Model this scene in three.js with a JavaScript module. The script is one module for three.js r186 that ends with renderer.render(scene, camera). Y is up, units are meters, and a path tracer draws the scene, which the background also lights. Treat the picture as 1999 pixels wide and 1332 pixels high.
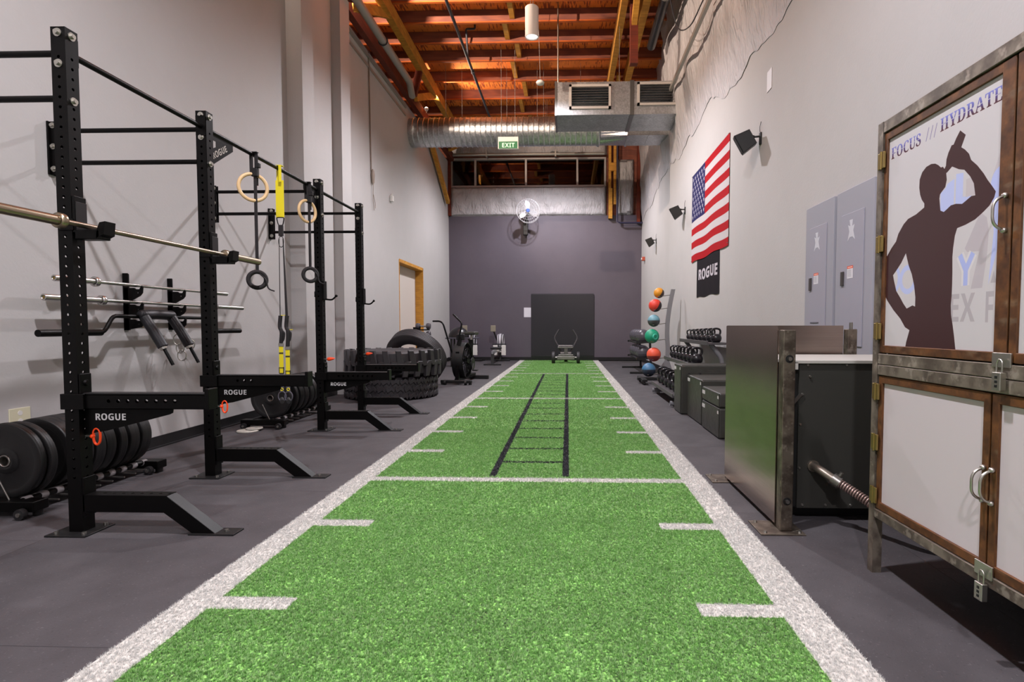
import * as THREE from 'three';
import { RoundedBoxGeometry } from 'three/addons/geometries/RoundedBoxGeometry.js';
import { mergeGeometries } from 'three/addons/utils/BufferGeometryUtils.js';
import { FontLoader } from 'three/addons/loaders/FontLoader.js';
import { TextGeometry } from 'three/addons/geometries/TextGeometry.js';

// ---------- camera, light, exposure ----------
const scene = new THREE.Scene();
scene.background = new THREE.Color(0x000000);
const camera = new THREE.PerspectiveCamera(2 * Math.atan(666 / 1100) * 180 / Math.PI, 1999 / 1332, 0.05, 100);
camera.position.set(0, 1.1, 0);
camera.rotation.order = 'YXZ';
camera.rotation.set(-Math.atan(49 / 1100.5), Math.atan(34.5 / 1100), 0);
camera.setViewOffset(1999, 1332, -74.5, -21, 1999, 1332);
const renderer = new THREE.WebGLRenderer({ antialias: true });
renderer.toneMapping = THREE.LinearToneMapping;
renderer.toneMappingExposure = 0.285;
renderer.shadowMap.enabled = true;
const LAMP = { intensity: 382, color: 0xf6f4fa, at: [[-0.6, 5.87, 2.6], [-0.6, 5.87, -2.0], [-0.6, 5.87, -9.5], [-0.6, 6.22, -15.8]] };
const FLOOD = { color: 0xffe6cf, spots: [[[-3.62, 6.66, -14.55], [1.6, 1.0, 0.4], 130], [[-3.62, 6.7, -8.6], [3, 1.25, -4], 520], [[-3.62, 6.7, -5.2], [3, 1.3, -4], 500], [[-3.62, 6.7, -1.4], [3, 1.3, -4], 400]] };

// ---------- small helpers ----------
function mulberry(a) { return () => { a |= 0; a = a + 0x6D2B79F5 | 0; let t = Math.imul(a ^ a >>> 15, 1 | a); t = t + Math.imul(t ^ t >>> 7, 61 | t) ^ t; return ((t ^ t >>> 14) >>> 0) / 4294967296; }; }
const rnd = mulberry(7);
const R = (a, b) => a + (b - a) * rnd();
const V3 = (p) => new THREE.Vector3(p[0], p[1], p[2]);
const offsets = new WeakMap();
const taken = new Map();
function numbered(n) { const k = taken.get(n) || 0; taken.set(n, k + 1); return k ? n + '_' + String(k).padStart(3, '0') : n; }
function tag(o, label, category, group, kind) {
  o.userData.label = label; if (category) o.userData.category = category;
  if (group) o.userData.group = group; if (kind) o.userData.kind = kind; return o;
}
// a Group at a thing's base; parts of it are given in world metres when world = true
function thing(name, label, category, pos = [0, 0, 0], { turn = 0, group, world = true, kind } = {}) {
  const o = new THREE.Group(); o.name = numbered(name); o.position.set(...pos); o.rotation.y = turn; scene.add(o);
  tag(o, label, category, group, kind); if (world) offsets.set(o, pos); return o;
}
function structure(name, label, pos = [0, 0, 0]) { const o = new THREE.Group(); o.name = name; o.position.set(...pos); scene.add(o); o.userData = { kind: 'structure', label }; offsets.set(o, pos); return o; }
function boxUV(g) {
  const p = g.attributes.position, n = g.attributes.normal, uv = new Float32Array(p.count * 2);
  for (let i = 0; i < p.count; i++) {
    const x = Math.abs(n.getX(i)), y = Math.abs(n.getY(i)), z = Math.abs(n.getZ(i));
    if (y >= x && y >= z) { uv[2 * i] = p.getX(i); uv[2 * i + 1] = p.getZ(i); }
    else if (x >= z) { uv[2 * i] = p.getZ(i); uv[2 * i + 1] = p.getY(i); }
    else { uv[2 * i] = p.getX(i); uv[2 * i + 1] = p.getY(i); }
  }
  g.setAttribute('uv', new THREE.BufferAttribute(uv, 2)); return g;
}
function clean(g) { const h = g.index ? g.toNonIndexed() : g; for (const k of Object.keys(h.attributes)) if (k !== 'position' && k !== 'normal') h.deleteAttribute(k); return h; }
function merged(gs) { gs = [gs].flat(9); const m = gs.length === 1 ? clean(gs[0].clone()) : mergeGeometries(gs.map(clean)); return m; }
function findOffset(o) { while (o && !offsets.has(o)) o = o.parent; return o ? offsets.get(o) : null; }
function part(parent, name, gs, mat, label, keepUV = false) {
  const g = keepUV ? gs : boxUV(merged(gs)), off = findOffset(parent);
  if (off) g.translate(-off[0], -off[1], -off[2]);
  const m = new THREE.Mesh(g, mat); m.name = name; parent.add(m); if (label) m.userData.label = label; return m;
}
function piece(parent, name, geo, mat, pos, rot) { // shared geometry
  const m = new THREE.Mesh(geo, mat), off = findOffset(parent) || [0, 0, 0]; m.name = name;
  m.position.set(pos[0] - off[0], pos[1] - off[1], pos[2] - off[2]); if (rot) m.rotation.set(...rot); parent.add(m); return m;
}
function copy(o, pos, turn, label) {
  const c = o.clone(); c.userData = { ...o.userData }; c.name = numbered(o.name.replace(/_\d{3}$/, '')); c.position.set(...pos); c.rotation.y = turn || 0; scene.add(c); if (label) c.userData.label = label; return c;
}
// geometry makers
const bx = (x0, x1, y0, y1, z0, z1) => new THREE.BoxGeometry(Math.abs(x1 - x0), Math.abs(y1 - y0), Math.abs(z1 - z0)).translate((x0 + x1) / 2, (y0 + y1) / 2, (z0 + z1) / 2);
const rb = (x0, x1, y0, y1, z0, z1, r = 0.004, s = 2) => new RoundedBoxGeometry(Math.abs(x1 - x0), Math.abs(y1 - y0), Math.abs(z1 - z0), s, Math.min(r, Math.abs(x1 - x0) / 2.01, Math.abs(y1 - y0) / 2.01, Math.abs(z1 - z0) / 2.01)).translate((x0 + x1) / 2, (y0 + y1) / 2, (z0 + z1) / 2);
function cyl(a, b, r, r2 = r, seg = 16, open = false) {
  const A = V3(a), B = V3(b), d = B.clone().sub(A), L = d.length();
  return new THREE.CylinderGeometry(r2, r, L, seg, 1, open).applyQuaternion(new THREE.Quaternion().setFromUnitVectors(new THREE.Vector3(0, 1, 0), d.normalize())).translate(...A.add(B).multiplyScalar(0.5).toArray());
}
function beam(a, b, w, h) { // rectangular timber from a to b: w across, h deep
  const A = V3(a), B = V3(b), L = A.distanceTo(B), m = new THREE.Matrix4().lookAt(A, B, new THREE.Vector3(0, 1, 0));
  return new THREE.BoxGeometry(w, h, L).applyMatrix4(m).translate(...A.add(B).multiplyScalar(0.5).toArray());
}
function tube(pts, r, seg = 24, rad = 8, closed = false, tension = 0.5) { return new THREE.TubeGeometry(new THREE.CatmullRomCurve3(pts.map(V3), closed, 'catmullrom', tension), seg, r, rad, closed); }
function pipe(pts, r, rad = 10, bend = 0.04) { // straight runs with rounded bends
  const P = pts.map(V3), path = new THREE.CurvePath();
  let from = P[0];
  for (let i = 1; i < P.length - 1; i++) {
    const a = P[i].clone().add(P[i - 1].clone().sub(P[i]).setLength(bend)), b = P[i].clone().add(P[i + 1].clone().sub(P[i]).setLength(bend));
    path.add(new THREE.LineCurve3(from, a)); path.add(new THREE.QuadraticBezierCurve3(a, P[i], b)); from = b;
  }
  path.add(new THREE.LineCurve3(from, P[P.length - 1]));
  return new THREE.TubeGeometry(path, 14 * (P.length - 1), r, rad, false);
}
const sph = (c, r, w = 20, h = 14) => new THREE.SphereGeometry(r, w, h).translate(...c);
const lathe = (pr, seg = 40) => new THREE.LatheGeometry(pr.map(([r, y]) => new THREE.Vector2(r, y)), seg);
const tor = (R0, r, a = 8, b = 28) => new THREE.TorusGeometry(R0, r, a, b);
function poly(pts, depth, holes = [], bevel = 0) {
  const s = new THREE.Shape(pts.map(([x, y]) => new THREE.Vector2(x, y)));
  for (const h of holes) s.holes.push(new THREE.Path(h.map(([x, y]) => new THREE.Vector2(x, y))));
  return new THREE.ExtrudeGeometry(s, bevel ? { depth, bevelEnabled: true, bevelThickness: bevel, bevelSize: bevel, bevelSegments: 1, curveSegments: 6 } : { depth, bevelEnabled: false, curveSegments: 6 });
}
const ring = (cx, cy, r, n = 7) => Array.from({ length: n }, (_, i) => [cx + r * Math.cos(-i * 2 * Math.PI / n), cy + r * Math.sin(-i * 2 * Math.PI / n)]);
// open grid surface with thickness: f(u,v) -> [x,y,z]
function sheet(nu, nv, f, thick = [0, 0, 0]) {
  const pos = [], idx = [], N = (nu + 1) * (nv + 1);
  for (let s = 0; s < 2; s++) for (let j = 0; j <= nv; j++) for (let i = 0; i <= nu; i++) { const p = f(i / nu, j / nv); pos.push(p[0] + s * thick[0], p[1] + s * thick[1], p[2] + s * thick[2]); }
  const q = (a, b, c, d) => idx.push(a, b, c, a, c, d), w = nu + 1;
  for (let j = 0; j < nv; j++) for (let i = 0; i < nu; i++) { const a = j * w + i; q(a, a + 1, a + w + 1, a + w); q(N + a, N + a + w, N + a + w + 1, N + a + 1); }
  for (let i = 0; i < nu; i++) { q(i, N + i, N + i + 1, i + 1); const a = nv * w + i; q(a, a + 1, N + a + 1, N + a); }
  for (let j = 0; j < nv; j++) { const a = j * w; q(a, a + w, N + a + w, N + a); const b = a + nu; q(b, N + b, N + b + w, b + w); }
  const g = new THREE.BufferGeometry(); g.setAttribute('position', new THREE.Float32BufferAttribute(pos, 3)); g.setIndex(idx); g.computeVertexNormals(); return g;
}

// ---------- procedural textures ----------
function noise2(seed) { // tileable value noise
  const N = 256, r = mulberry(seed), t = new Float32Array(N * N); for (let i = 0; i < t.length; i++) t[i] = r();
  return (x, y, px, py) => {
    const xi = Math.floor(x), yi = Math.floor(y), fx = x - xi, fy = y - yi, sx = fx * fx * (3 - 2 * fx), sy = fy * fy * (3 - 2 * fy);
    const m = (a, b) => ((a % b) + b) % b, g = (a, b) => t[(m(b, py) % N) * N + m(a, px) % N];
    const a = g(xi, yi), b = g(xi + 1, yi), c = g(xi, yi + 1), d = g(xi + 1, yi + 1);
    return a + (b - a) * sx + (c - a) * sy + (a - b - c + d) * sx * sy;
  };
}
const nz = noise2(11);
function fbm(u, v, fx, fy, o = 4) { let s = 0, a = 0.5, t = 0; for (let i = 0; i < o; i++) { s += a * nz(u * fx, v * fy, fx, fy); t += a; a *= 0.55; fx *= 2; fy *= 2; } return s / t; }
function dtex(w, h, fn, size, srgb = true) { // size: metres covered [x,y]
  const d = new Uint8Array(w * h * 4);
  for (let j = 0; j < h; j++) for (let i = 0; i < w; i++) { const c = fn(i / w, j / h, i, j), k = 4 * (j * w + i); d[k] = Math.max(0, Math.min(255, c[0])); d[k + 1] = Math.max(0, Math.min(255, c[1])); d[k + 2] = Math.max(0, Math.min(255, c[2])); d[k + 3] = 255; }
  const t = new THREE.DataTexture(d, w, h, THREE.RGBAFormat); t.wrapS = t.wrapT = THREE.RepeatWrapping; t.magFilter = THREE.LinearFilter; t.minFilter = THREE.LinearMipmapLinearFilter; t.generateMipmaps = true;
  if (srgb) t.colorSpace = THREE.SRGBColorSpace; t.repeat.set(1 / size[0], 1 / size[1]); t.needsUpdate = true; return t;
}
const mixc = (a, b, t) => [a[0] + (b[0] - a[0]) * t, a[1] + (b[1] - a[1]) * t, a[2] + (b[2] - a[2]) * t];
const sm = (a, b, x) => { const t = Math.max(0, Math.min(1, (x - a) / (b - a))); return t * t * (3 - 2 * t); };
const gray = (v) => [v, v, v];
function canvas(w, h, draw) { const c = document.createElement('canvas'); c.width = w; c.height = h; draw(c.getContext('2d'), w, h); const t = new THREE.CanvasTexture(c); t.colorSpace = THREE.SRGBColorSpace; return t; }

const T = {};
T.rubber = dtex(512, 512, (u, v) => { const f = fbm(u, v, 6, 6, 4), g = nz(u * 220, v * 220, 220, 220), s = g > 0.93 ? 26 : g < 0.08 ? -14 : 0; const c = 62 + (f - 0.5) * 26 + s; return [c + 2, c - 2, c + 1]; }, [1.3, 1.3]);
T.rubberB = dtex(512, 512, (u, v) => gray(128 + 110 * (nz(u * 200, v * 200, 200, 200) - 0.5) + 40 * (fbm(u, v, 20, 20, 2) - 0.5)), [0.5, 0.5], false);
T.wall = dtex(512, 512, (u, v) => { const f = fbm(u, v, 4, 4, 5) - 0.5; return [176 + 8 * f, 172 + 8 * f, 171 + 9 * f]; }, [2.6, 2.6]);
T.wallB = dtex(512, 512, (u, v) => gray(128 + 150 * (fbm(u, v, 60, 60, 3) - 0.5)), [0.9, 0.9], false);
T.slate = dtex(512, 512, (u, v) => { const f = fbm(u, v, 5, 5, 5) - 0.5; return [86 + 7 * f, 78 + 7 * f, 88 + 7 * f]; }, [2.4, 2.4]);
T.deck = dtex(1024, 1024, (u, v) => {
  const st = fbm(u, v, 90, 8, 4), big = fbm(u, v, 5, 4, 3), dk = sm(0.52, 0.72, st + 0.35 * (big - 0.5));
  let c = mixc([226, 124, 46], [140, 62, 28], dk); const k = 0.86 + 0.3 * big; return [c[0] * k, c[1] * k, c[2] * k];
}, [2.4, 1.6]);
const woodTex = (a, b, fx, fy, size) => dtex(512, 512, (u, v) => { const w = fbm(u, v, 3, 3, 3), g = fbm(u + 0.05 * w, v, fx, fy, 4), l = Math.sin((u * fx * 0.7 + 2.2 * w) * Math.PI * 2) * 0.5 + 0.5; return mixc(a, b, Math.min(1, 0.65 * g + 0.35 * l)); }, size);
T.joist = woodTex([158, 92, 66], [104, 58, 52], 4, 40, [2.4, 0.5]);
T.timber = woodTex([220, 160, 60], [164, 108, 34], 3, 30, [1.2, 0.4]);
T.rust = dtex(512, 512, (u, v) => { const f = fbm(u, v, 7, 7, 5), g = fbm(u, v, 30, 30, 3), h = fbm(u + 0.3, v, 4, 9, 4); let c = mixc([118, 74, 38], [82, 48, 25], sm(0.3, 0.72, f)); c = mixc(c, [136, 118, 100], sm(0.62, 0.8, h) * 0.5); const k = 0.9 + 0.25 * (g - 0.5); return [c[0] * k, c[1] * k, c[2] * k]; }, [0.42, 0.42]);
T.mill = dtex(512, 512, (u, v) => { const f = fbm(u, v, 6, 6, 5), g = fbm(u + 0.37, v, 14, 14, 4); let c = mixc([128, 118, 106], [88, 78, 70], sm(0.35, 0.68, f)); c = mixc(c, [176, 166, 154], sm(0.6, 0.78, g) * 0.6); return c; }, [0.5, 0.5]);
T.galv = dtex(512, 512, (u, v) => { const f = nz(u * 34, v * 34, 34, 34), g = nz(u * 70 + 9, v * 70, 70, 70), h = fbm(u, v, 5, 5, 3); const c = 186 + 26 * (f - 0.5) + 20 * (g - 0.5) + 26 * (h - 0.5); return [c, c + 1, c + 3]; }, [0.8, 0.8]);
T.galvR = dtex(256, 256, (u, v) => { const f = nz(u * 34, v * 34, 34, 34), h = fbm(u, v, 5, 5, 3); return gray(112 + 40 * (f - 0.5) + 40 * (h - 0.5)); }, [0.8, 0.8], false);
T.brush = dtex(512, 512, (u, v) => { const f = fbm(u, v, 3, 180, 3), h = fbm(u, v, 3, 4, 4); const c = 176 + 16 * (f - 0.5) + 30 * (h - 0.5); return [c + 2, c - 8, c - 14]; }, [1.1, 1.1]);
T.turf = dtex(512, 512, (u, v) => { const f = fbm(u, v, 5, 7, 3), g = nz(u * 160, v * 160, 160, 160), h = nz(u * 250 + 5, v * 250, 250, 250); const k = 0.8 + 0.34 * (f - 0.5) + 0.85 * (g - 0.5) + 0.55 * (h - 0.5); return [126 * k, 176 * k, 90 * k]; }, [1.1, 1.1]);
T.white = dtex(256, 256, (u, v) => { const g = nz(u * 120, v * 120, 120, 120), f = fbm(u, v, 6, 6, 3); const c = 210 + 22 * (g - 0.5) + 18 * (f - 0.5); return [c, c - 5, c - 12]; }, [0.6, 0.6]);
T.insul = dtex(512, 512, (u, v) => { const f = fbm(u, v, 5, 4, 5) - 0.5; return [176 + 22 * f, 171 + 20 * f, 173 + 20 * f]; }, [1.6, 1.6]);
T.insulB = dtex(512, 512, (u, v) => { const w = fbm(u, v, 4, 4, 3); const r = Math.abs(fbm(u + 0.1 * w, v, 12, 5, 4) - 0.5) * 2; return gray(255 * (1 - r)); }, [1.3, 1.3], false);
T.bake = dtex(256, 256, (u, v) => gray(128 + 120 * (nz(u * 100, v * 100, 100, 100) - 0.5)), [0.12, 0.12], false);
T.cloth = dtex(256, 256, (u, v) => gray(128 + 60 * Math.sin(u * 2 * Math.PI * 60) + 60 * Math.sin(v * 2 * Math.PI * 60)), [0.12, 0.12], false);
T.fold = dtex(512, 512, (u, v) => gray(255 * fbm(u, v, 4, 7, 4)), [0.6, 0.6], false);

const S = (color, roughness = 0.6, metalness = 0, o = {}) => new THREE.MeshStandardMaterial({ color, roughness, metalness, ...o });
const P = (color, roughness = 0.6, metalness = 0, o = {}) => new THREE.MeshPhysicalMaterial({ color, roughness, metalness, ...o });
const M = {
  wall: S(0xffffff, 0.86, 0, { map: T.wall, bumpMap: T.wallB, bumpScale: 0.0012 }),
  slate: S(0xffffff, 0.62, 0, { map: T.slate, bumpMap: T.wallB, bumpScale: 0.001 }),
  rubber: S(0xffffff, 0.72, 0, { map: T.rubber, bumpMap: T.rubberB, bumpScale: 0.0012 }),
  base: S(0x121012, 0.45),
  deck: S(0xffffff, 0.85, 0, { map: T.deck }), joist: S(0xffffff, 0.8, 0, { map: T.joist }), timber: S(0xffffff, 0.7, 0, { map: T.timber }),
  orangeWood: S(0xc97e3c, 0.75, 0, { map: T.joist.clone() }),
  black: P(0x030202, 0.42, 0.0, { specularIntensity: 0.35, bumpMap: T.bake, bumpScale: 0.0003 }),
  dark: S(0x0a090a, 0.5), plastic: S(0x0f0e10, 0.42), rubberBlack: S(0x161517, 0.6, 0, { bumpMap: T.rubberB, bumpScale: 0.0006 }),
  tyre: S(0x2b272a, 0.55, 0, { bumpMap: T.rubberB, bumpScale: 0.001 }), pad: S(0x18161b, 0.5, 0, { bumpMap: T.fold, bumpScale: 0.004 }),
  chrome: S(0xc9c6c2, 0.22, 1), steel: S(0x9c9893, 0.35, 1), zinc: S(0xb9b6ae, 0.34, 1), bronze: S(0x978877, 0.34, 1),
  galv: S(0xffffff, 0.9, 1, { map: T.galv, roughnessMap: T.galvR }), galvFlat: S(0xffffff, 0.42, 1, { map: T.galv }),
  brush: P(0xf2e9e4, 0.25, 1, { map: T.brush, anisotropy: 0.4 }),
  rust: S(0xffffff, 0.55, 0.25, { map: T.rust, bumpMap: T.rust, bumpScale: 0.0004 }), mill: S(0xffffff, 0.5, 0.45, { map: T.mill }),
  white: S(0xd9d5d0, 0.55), cream: S(0xcfc9ad, 0.5), whiteGloss: S(0xe2dfdb, 0.3),
  brass: S(0x9a8450, 0.4, 0.9), orange: S(0xff4a12, 0.4), yellow: S(0xe3d018, 0.6, 0, { bumpMap: T.cloth, bumpScale: 0.0004 }), strap: S(0x1b1618, 0.75, 0, { bumpMap: T.cloth, bumpScale: 0.0004 }),
  ringWood: S(0xdcb888, 0.45), grayPaint: S(0x77767a, 0.45), grayBox: S(0x96959e, 0.5), silver: S(0x8e8b92, 0.4, 0.6),
  insul: S(0xffffff, 0.62, 0, { map: T.insul, bumpMap: T.insulB, bumpScale: 0.03 }),
  boxDark: S(0x34332f, 0.5, 0.1), vinyl: S(0x35342f, 0.42, 0, { bumpMap: T.fold, bumpScale: 0.006 }),
  turf: S(0xffffff, 0.9, 0, { map: T.turf }), turfWhite: S(0xffffff, 0.9, 0, { map: T.white }), turfBlack: S(0x2b2a30, 0.9),
  glass: P(0xffffff, 0.02, 0, { transmission: 1, thickness: 0, ior: 1.5 }),
  pipeDark: S(0x35363d, 0.45, 0.2), pipeGray: S(0xa7a29c, 0.4, 0.5), wire: S(0x8a8480, 0.5, 0.4), blackPipe: S(0x17171d, 0.3),
};

// ================= STRUCTURE =================
const ROOF = 7.5;
{
  const w = structure('wall_left', 'cream painted wall on the left with two boxed pilasters');
  part(w, 'wall_section', bx(-3.95, -3.75, 0, 6.42, 4.2, -9.0), M.wall);
  part(w, 'pilaster', bx(-3.75, -3.54, 0, 6.42, -7.55, -7.89), M.wall);
  part(w, 'pilaster', bx(-4.07, -3.6, 0, 6.42, -9.0, -9.38), M.wall);
  part(w, 'wall_section', [bx(-4.07, -3.87, 0, 6.42, -9.38, -12.88), bx(-4.07, -3.87, 0, 6.42, -15.02, -18.36), bx(-4.07, -3.87, 2.66, 6.42, -12.88, -15.02)], M.wall);
  part(w, 'steel_flashing', [bx(-3.868, -3.84, 6.28, 6.36, -9.6, -13.5), bx(-3.868, -3.85, 6.1, 6.16, -9.6, -13.5)], M.pipeGray);
  part(w, 'upper_boarding', [bx(-4.72, -4.6, 6.3, ROOF, 4.2, -18.6), bx(-4.6, -3.9, 6.3, 6.42, 4.2, -18.6)], M.joist);
  const r = structure('wall_right', 'cream painted wall on the right');
  part(r, 'wall_section', bx(2.2, 2.45, 0, ROOF, 4.2, -12.4), M.wall);
  part(r, 'wall_section', bx(2.37, 2.62, 0, ROOF, -12.4, -18.6), M.wall);
  const f = structure('wall_front', 'cream painted wall behind the viewer');
  part(f, 'wall_section', bx(-4.7, 2.6, 0, ROOF, 4.0, 4.2), M.wall);
  const b = structure('wall_back', 'dark slate wall with a clerestory strip above');
  part(b, 'painted_wall', bx(-4.72, 2.62, 0, 4.68, -18.35, -18.6), M.slate, 'dark slate grey painted wall');
  part(b, 'upper_framing', [bx(-4.72, 2.62, 4.68, 5.62, -18.42, -18.6), bx(-4.72, 2.62, 6.52, ROOF, -18.42, -18.6), bx(-4.72, -3.78, 5.62, 6.52, -18.42, -18.6), bx(1.2, 2.62, 5.62, 6.52, -18.42, -18.6)], M.joist);
  const puff = (x0, x1, y0, y1, z, amp) => sheet(70, 30, (u, v) => {
    const e = Math.min(1, 9 * Math.min(u, 1 - u) * (x1 - x0)) * Math.min(1, 9 * Math.min(v, 1 - v) * (y1 - y0));
    const wr = 0.018 * Math.sin(26 * u * (x1 - x0) / 2 + 5 * v + 3 * fbm(u, v, 3, 3, 3)) * (0.4 + fbm(u + 0.2, v, 9, 4, 3)) + 0.05 * (fbm(u, v, 7, 5, 4) - 0.5);
    return [x0 + (x1 - x0) * u, y0 + (y1 - y0) * v, z + Math.sqrt(e) * amp + e * wr];
  }, [0, 0, -0.05]);
  part(b, 'insulation_panel', puff(-3.84, 1.24, 4.66, 5.62, -18.38, 0.1), M.insul, 'wrinkled white insulation facing below the window');
  part(b, 'insulation_panel', puff(-3.84, 1.24, 6.62, 7.46, -18.38, 0.12), M.insul);
  part(b, 'insulation_panel', puff(1.58, 2.1, 4.68, 6.45, -18.38, 0.12), M.insul, 'narrow white insulation bag right of the timber post');
  part(b, 'timber_post', [bx(1.29, 1.37, 4.55, ROOF, -18.2, -18.34), bx(1.45, 1.53, 5.0, ROOF, -18.2, -18.34), bx(1.29, 1.53, 6.05, 6.3, -18.17, -18.3), bx(1.29, 1.41, 4.55, 5.5, -18.17, -18.3)], M.timber, 'amber timber post of doubled studs');
  part(b, 'timber_edge', [bx(2.2, 2.3, 4.4, ROOF, -18.2, -18.34), bx(-3.86, -3.78, 4.68, ROOF, -18.22, -18.34)], M.orangeWood);
}
{
  const w = structure('window_1', 'long dark clerestory window high on the back wall');
  const xs = [-3.76, -3.0, -1.36, 0.3, 1.18], fr = [];
  part(w, 'window_frame', [bx(-3.8, 1.22, 5.6, 5.66, -18.36, -18.5), bx(-3.8, 1.22, 6.48, 6.54, -18.36, -18.5), bx(-3.8, -3.75, 5.66, 6.48, -18.36, -18.5), bx(1.16, 1.22, 5.66, 6.48, -18.36, -18.5)], S(0xa39a98, 0.5, 0.3));
  for (const x of xs.slice(1, 4)) part(w, 'mullion', bx(x - 0.03, x + 0.03, 5.66, 6.48, -18.37, -18.46), S(0xb0a7a4, 0.5, 0.3));
  for (let i = 0; i < 4; i++) part(w, 'pane', bx(xs[i] + 0.02, xs[i + 1] - 0.02, 5.66, 6.48, -18.43, -18.435), M.glass);
}
{
  const d = structure('door_1', 'flush cream door in an amber timber frame on the left wall', [-3.87, 0, -14]);
  part(d, 'door_leaf', bx(-4.07, -4.1, 0, 2.62, -12.9, -14.98), S(0xcbc0b8, 0.6));
  part(d, 'door_frame', [bx(-4.1, -3.862, 0, 2.64, -14.98, -15.02), bx(-4.1, -3.862, 2.585, 2.66, -12.88, -15.02), bx(-4.1, -3.862, 0, 2.64, -12.86, -12.885)], M.timber, 'amber timber jamb and head');
  const fl = structure('floor', 'black rubber mat floor over a slab');
  part(fl, 'slab', bx(-4.7, 2.7, -0.2, -0.015, 4.2, -18.6), S(0x3b3838, 0.9));
  const mg = [rb(-0.5805, 0.5805, -0.015, 0, -0.9163, 0.9163, 0.0015, 1), rb(-0.3455, 0.3455, -0.015, 0, -0.9163, 0.9163, 0.0015, 1)].map((g) => boxUV(clean(g)));
  for (let k = -2; k < 10; k++) for (const [x, o, i] of [[-2.131, 0, 0], [-3.294, 0.9, 0], [1.33, 0.35, 1], [2.023, 1.1, 1]]) {
    const z = -0.92 - 1.834 * k + o; if (z < 4.6 && z > -19) piece(fl, 'rubber_mat', mg[i], M.rubber, [x, 0, z]);
  }
  const bl = structure('baseboard_left', 'black rubber cove base along the left wall');
  part(bl, 'baseboard', [bx(-3.75, -3.738, 0, 0.1, 4, -7.55), bx(-3.54, -3.528, 0, 0.1, -7.55, -7.89), bx(-3.75, -3.54, 0, 0.1, -7.55, -7.538), bx(-3.75, -3.738, 0, 0.1, -7.89, -9), bx(-3.87, -3.858, 0, 0.1, -9.38, -12.86), bx(-3.87, -3.858, 0, 0.1, -15.03, -18.35), bx(-3.77, -3.71, 0, 0.012, 4, -7.5)], M.base);
  const br = structure('baseboard_right', 'black rubber cove base along the right wall');
  part(br, 'baseboard', [bx(2.188, 2.2, 0, 0.1, 4, -12.4), bx(2.358, 2.37, 0, 0.1, -12.4, -18.35)], M.base);
  const bb = structure('baseboard_back', 'black rubber cove base along the back wall');
  part(bb, 'baseboard', [bx(-3.87, -1.2, 0, 0.11, -18.338, -18.35), bx(0.86, 2.37, 0, 0.11, -18.338, -18.35)], M.base);
}
// ceiling: deck, joists, blocking, girder timbers
{
  const c = structure('ceiling', 'open timber roof deck on joists');
  part(c, 'roof_deck', bx(-4.72, 2.62, ROOF, ROOF + 0.1, 4.2, -18.6), M.deck);
  const zs = [10.9, 11.64, 12.46, 13.29, 14.36, 15.47, 16.6, 17.72]; for (let z = 10.15; z > -4; z -= 0.75) zs.push(z);
  const jg = boxUV(clean(rb(-3.66, 3.66, -0.24, 0, -0.022, 0.022, 0.004, 1)));
  const edge = boxUV(clean(bx(-3.66, 3.66, -0.026, 0, -0.03, 0.03)));
  const edgeM = S(0xe79a4a, 0.7, 0, { map: T.timber.clone() });
  zs.sort((a, b) => a - b);
  zs.forEach((z) => { piece(c, 'joist', jg, M.joist, [-1.05, ROOF, -z]); piece(c, 'joist_cap', edge, edgeM, [-1.05, ROOF - 0.235, -z]); });
  for (let i = 0; i + 1 < zs.length; i++) if (zs[i] > 6) { const s = i % 2 ? 0.09 : -0.09; part(c, 'blocking', bx(-1.22 + s - 0.05, -1.22 + s + 0.05, ROOF - 0.2, ROOF, -zs[i] - 0.03, -zs[i + 1] + 0.03), M.timber); }
  const lc = [beam([-3.42, 7.12, 4], [-3.42, 7.12, -18.3], 0.14, 0.26)];
  part(c, 'timber_beam', lc, M.timber, 'long amber girder chord above the left wall');
  part(c, 'timber_beam', beam([-3.74, 6.54, 4], [-3.74, 6.54, -18.3], 0.12, 0.24), M.orangeWood, 'orange timber plate on top of the left wall');
  for (const z of [-5.4, -9.4, -13.2, -17]) { part(c, 'timber_web', beam([-3.58, 6.45, z], [-3.42, 7.1, z], 0.1, 0.14), M.orangeWood); part(c, 'timber_web', beam([-3.6, 6.5, z - 0.25], [-3.44, 7.1, z - 1.6], 0.08, 0.16), M.timber); }
  part(c, 'timber_brace', beam([-3.76, 6.35, -15.3], [-3.76, 5.0, -17.75], 0.1, 0.14), M.timber, 'amber knee brace in the far left corner');
  part(c, 'timber_beam', beam([1.02, 7.1, 4], [1.02, 7.1, -18.3], 0.12, 0.3), M.timber);
  part(c, 'timber_beam', beam([1.42, 7.1, 4], [1.42, 7.1, -18.3], 0.14, 0.3), M.timber, 'long amber girder chord on the right');
  for (const z of [-6.2, -10.6, -14.6]) { part(c, 'timber_web', beam([1.2, 5.9, z], [1.2, 7.2, z], 0.14, 0.14), M.orangeWood); part(c, 'timber_web', beam([1.2, 6.55, z - 0.1], [1.2, 7.1, z + 0.9], 0.1, 0.12), M.timber); }
}
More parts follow.
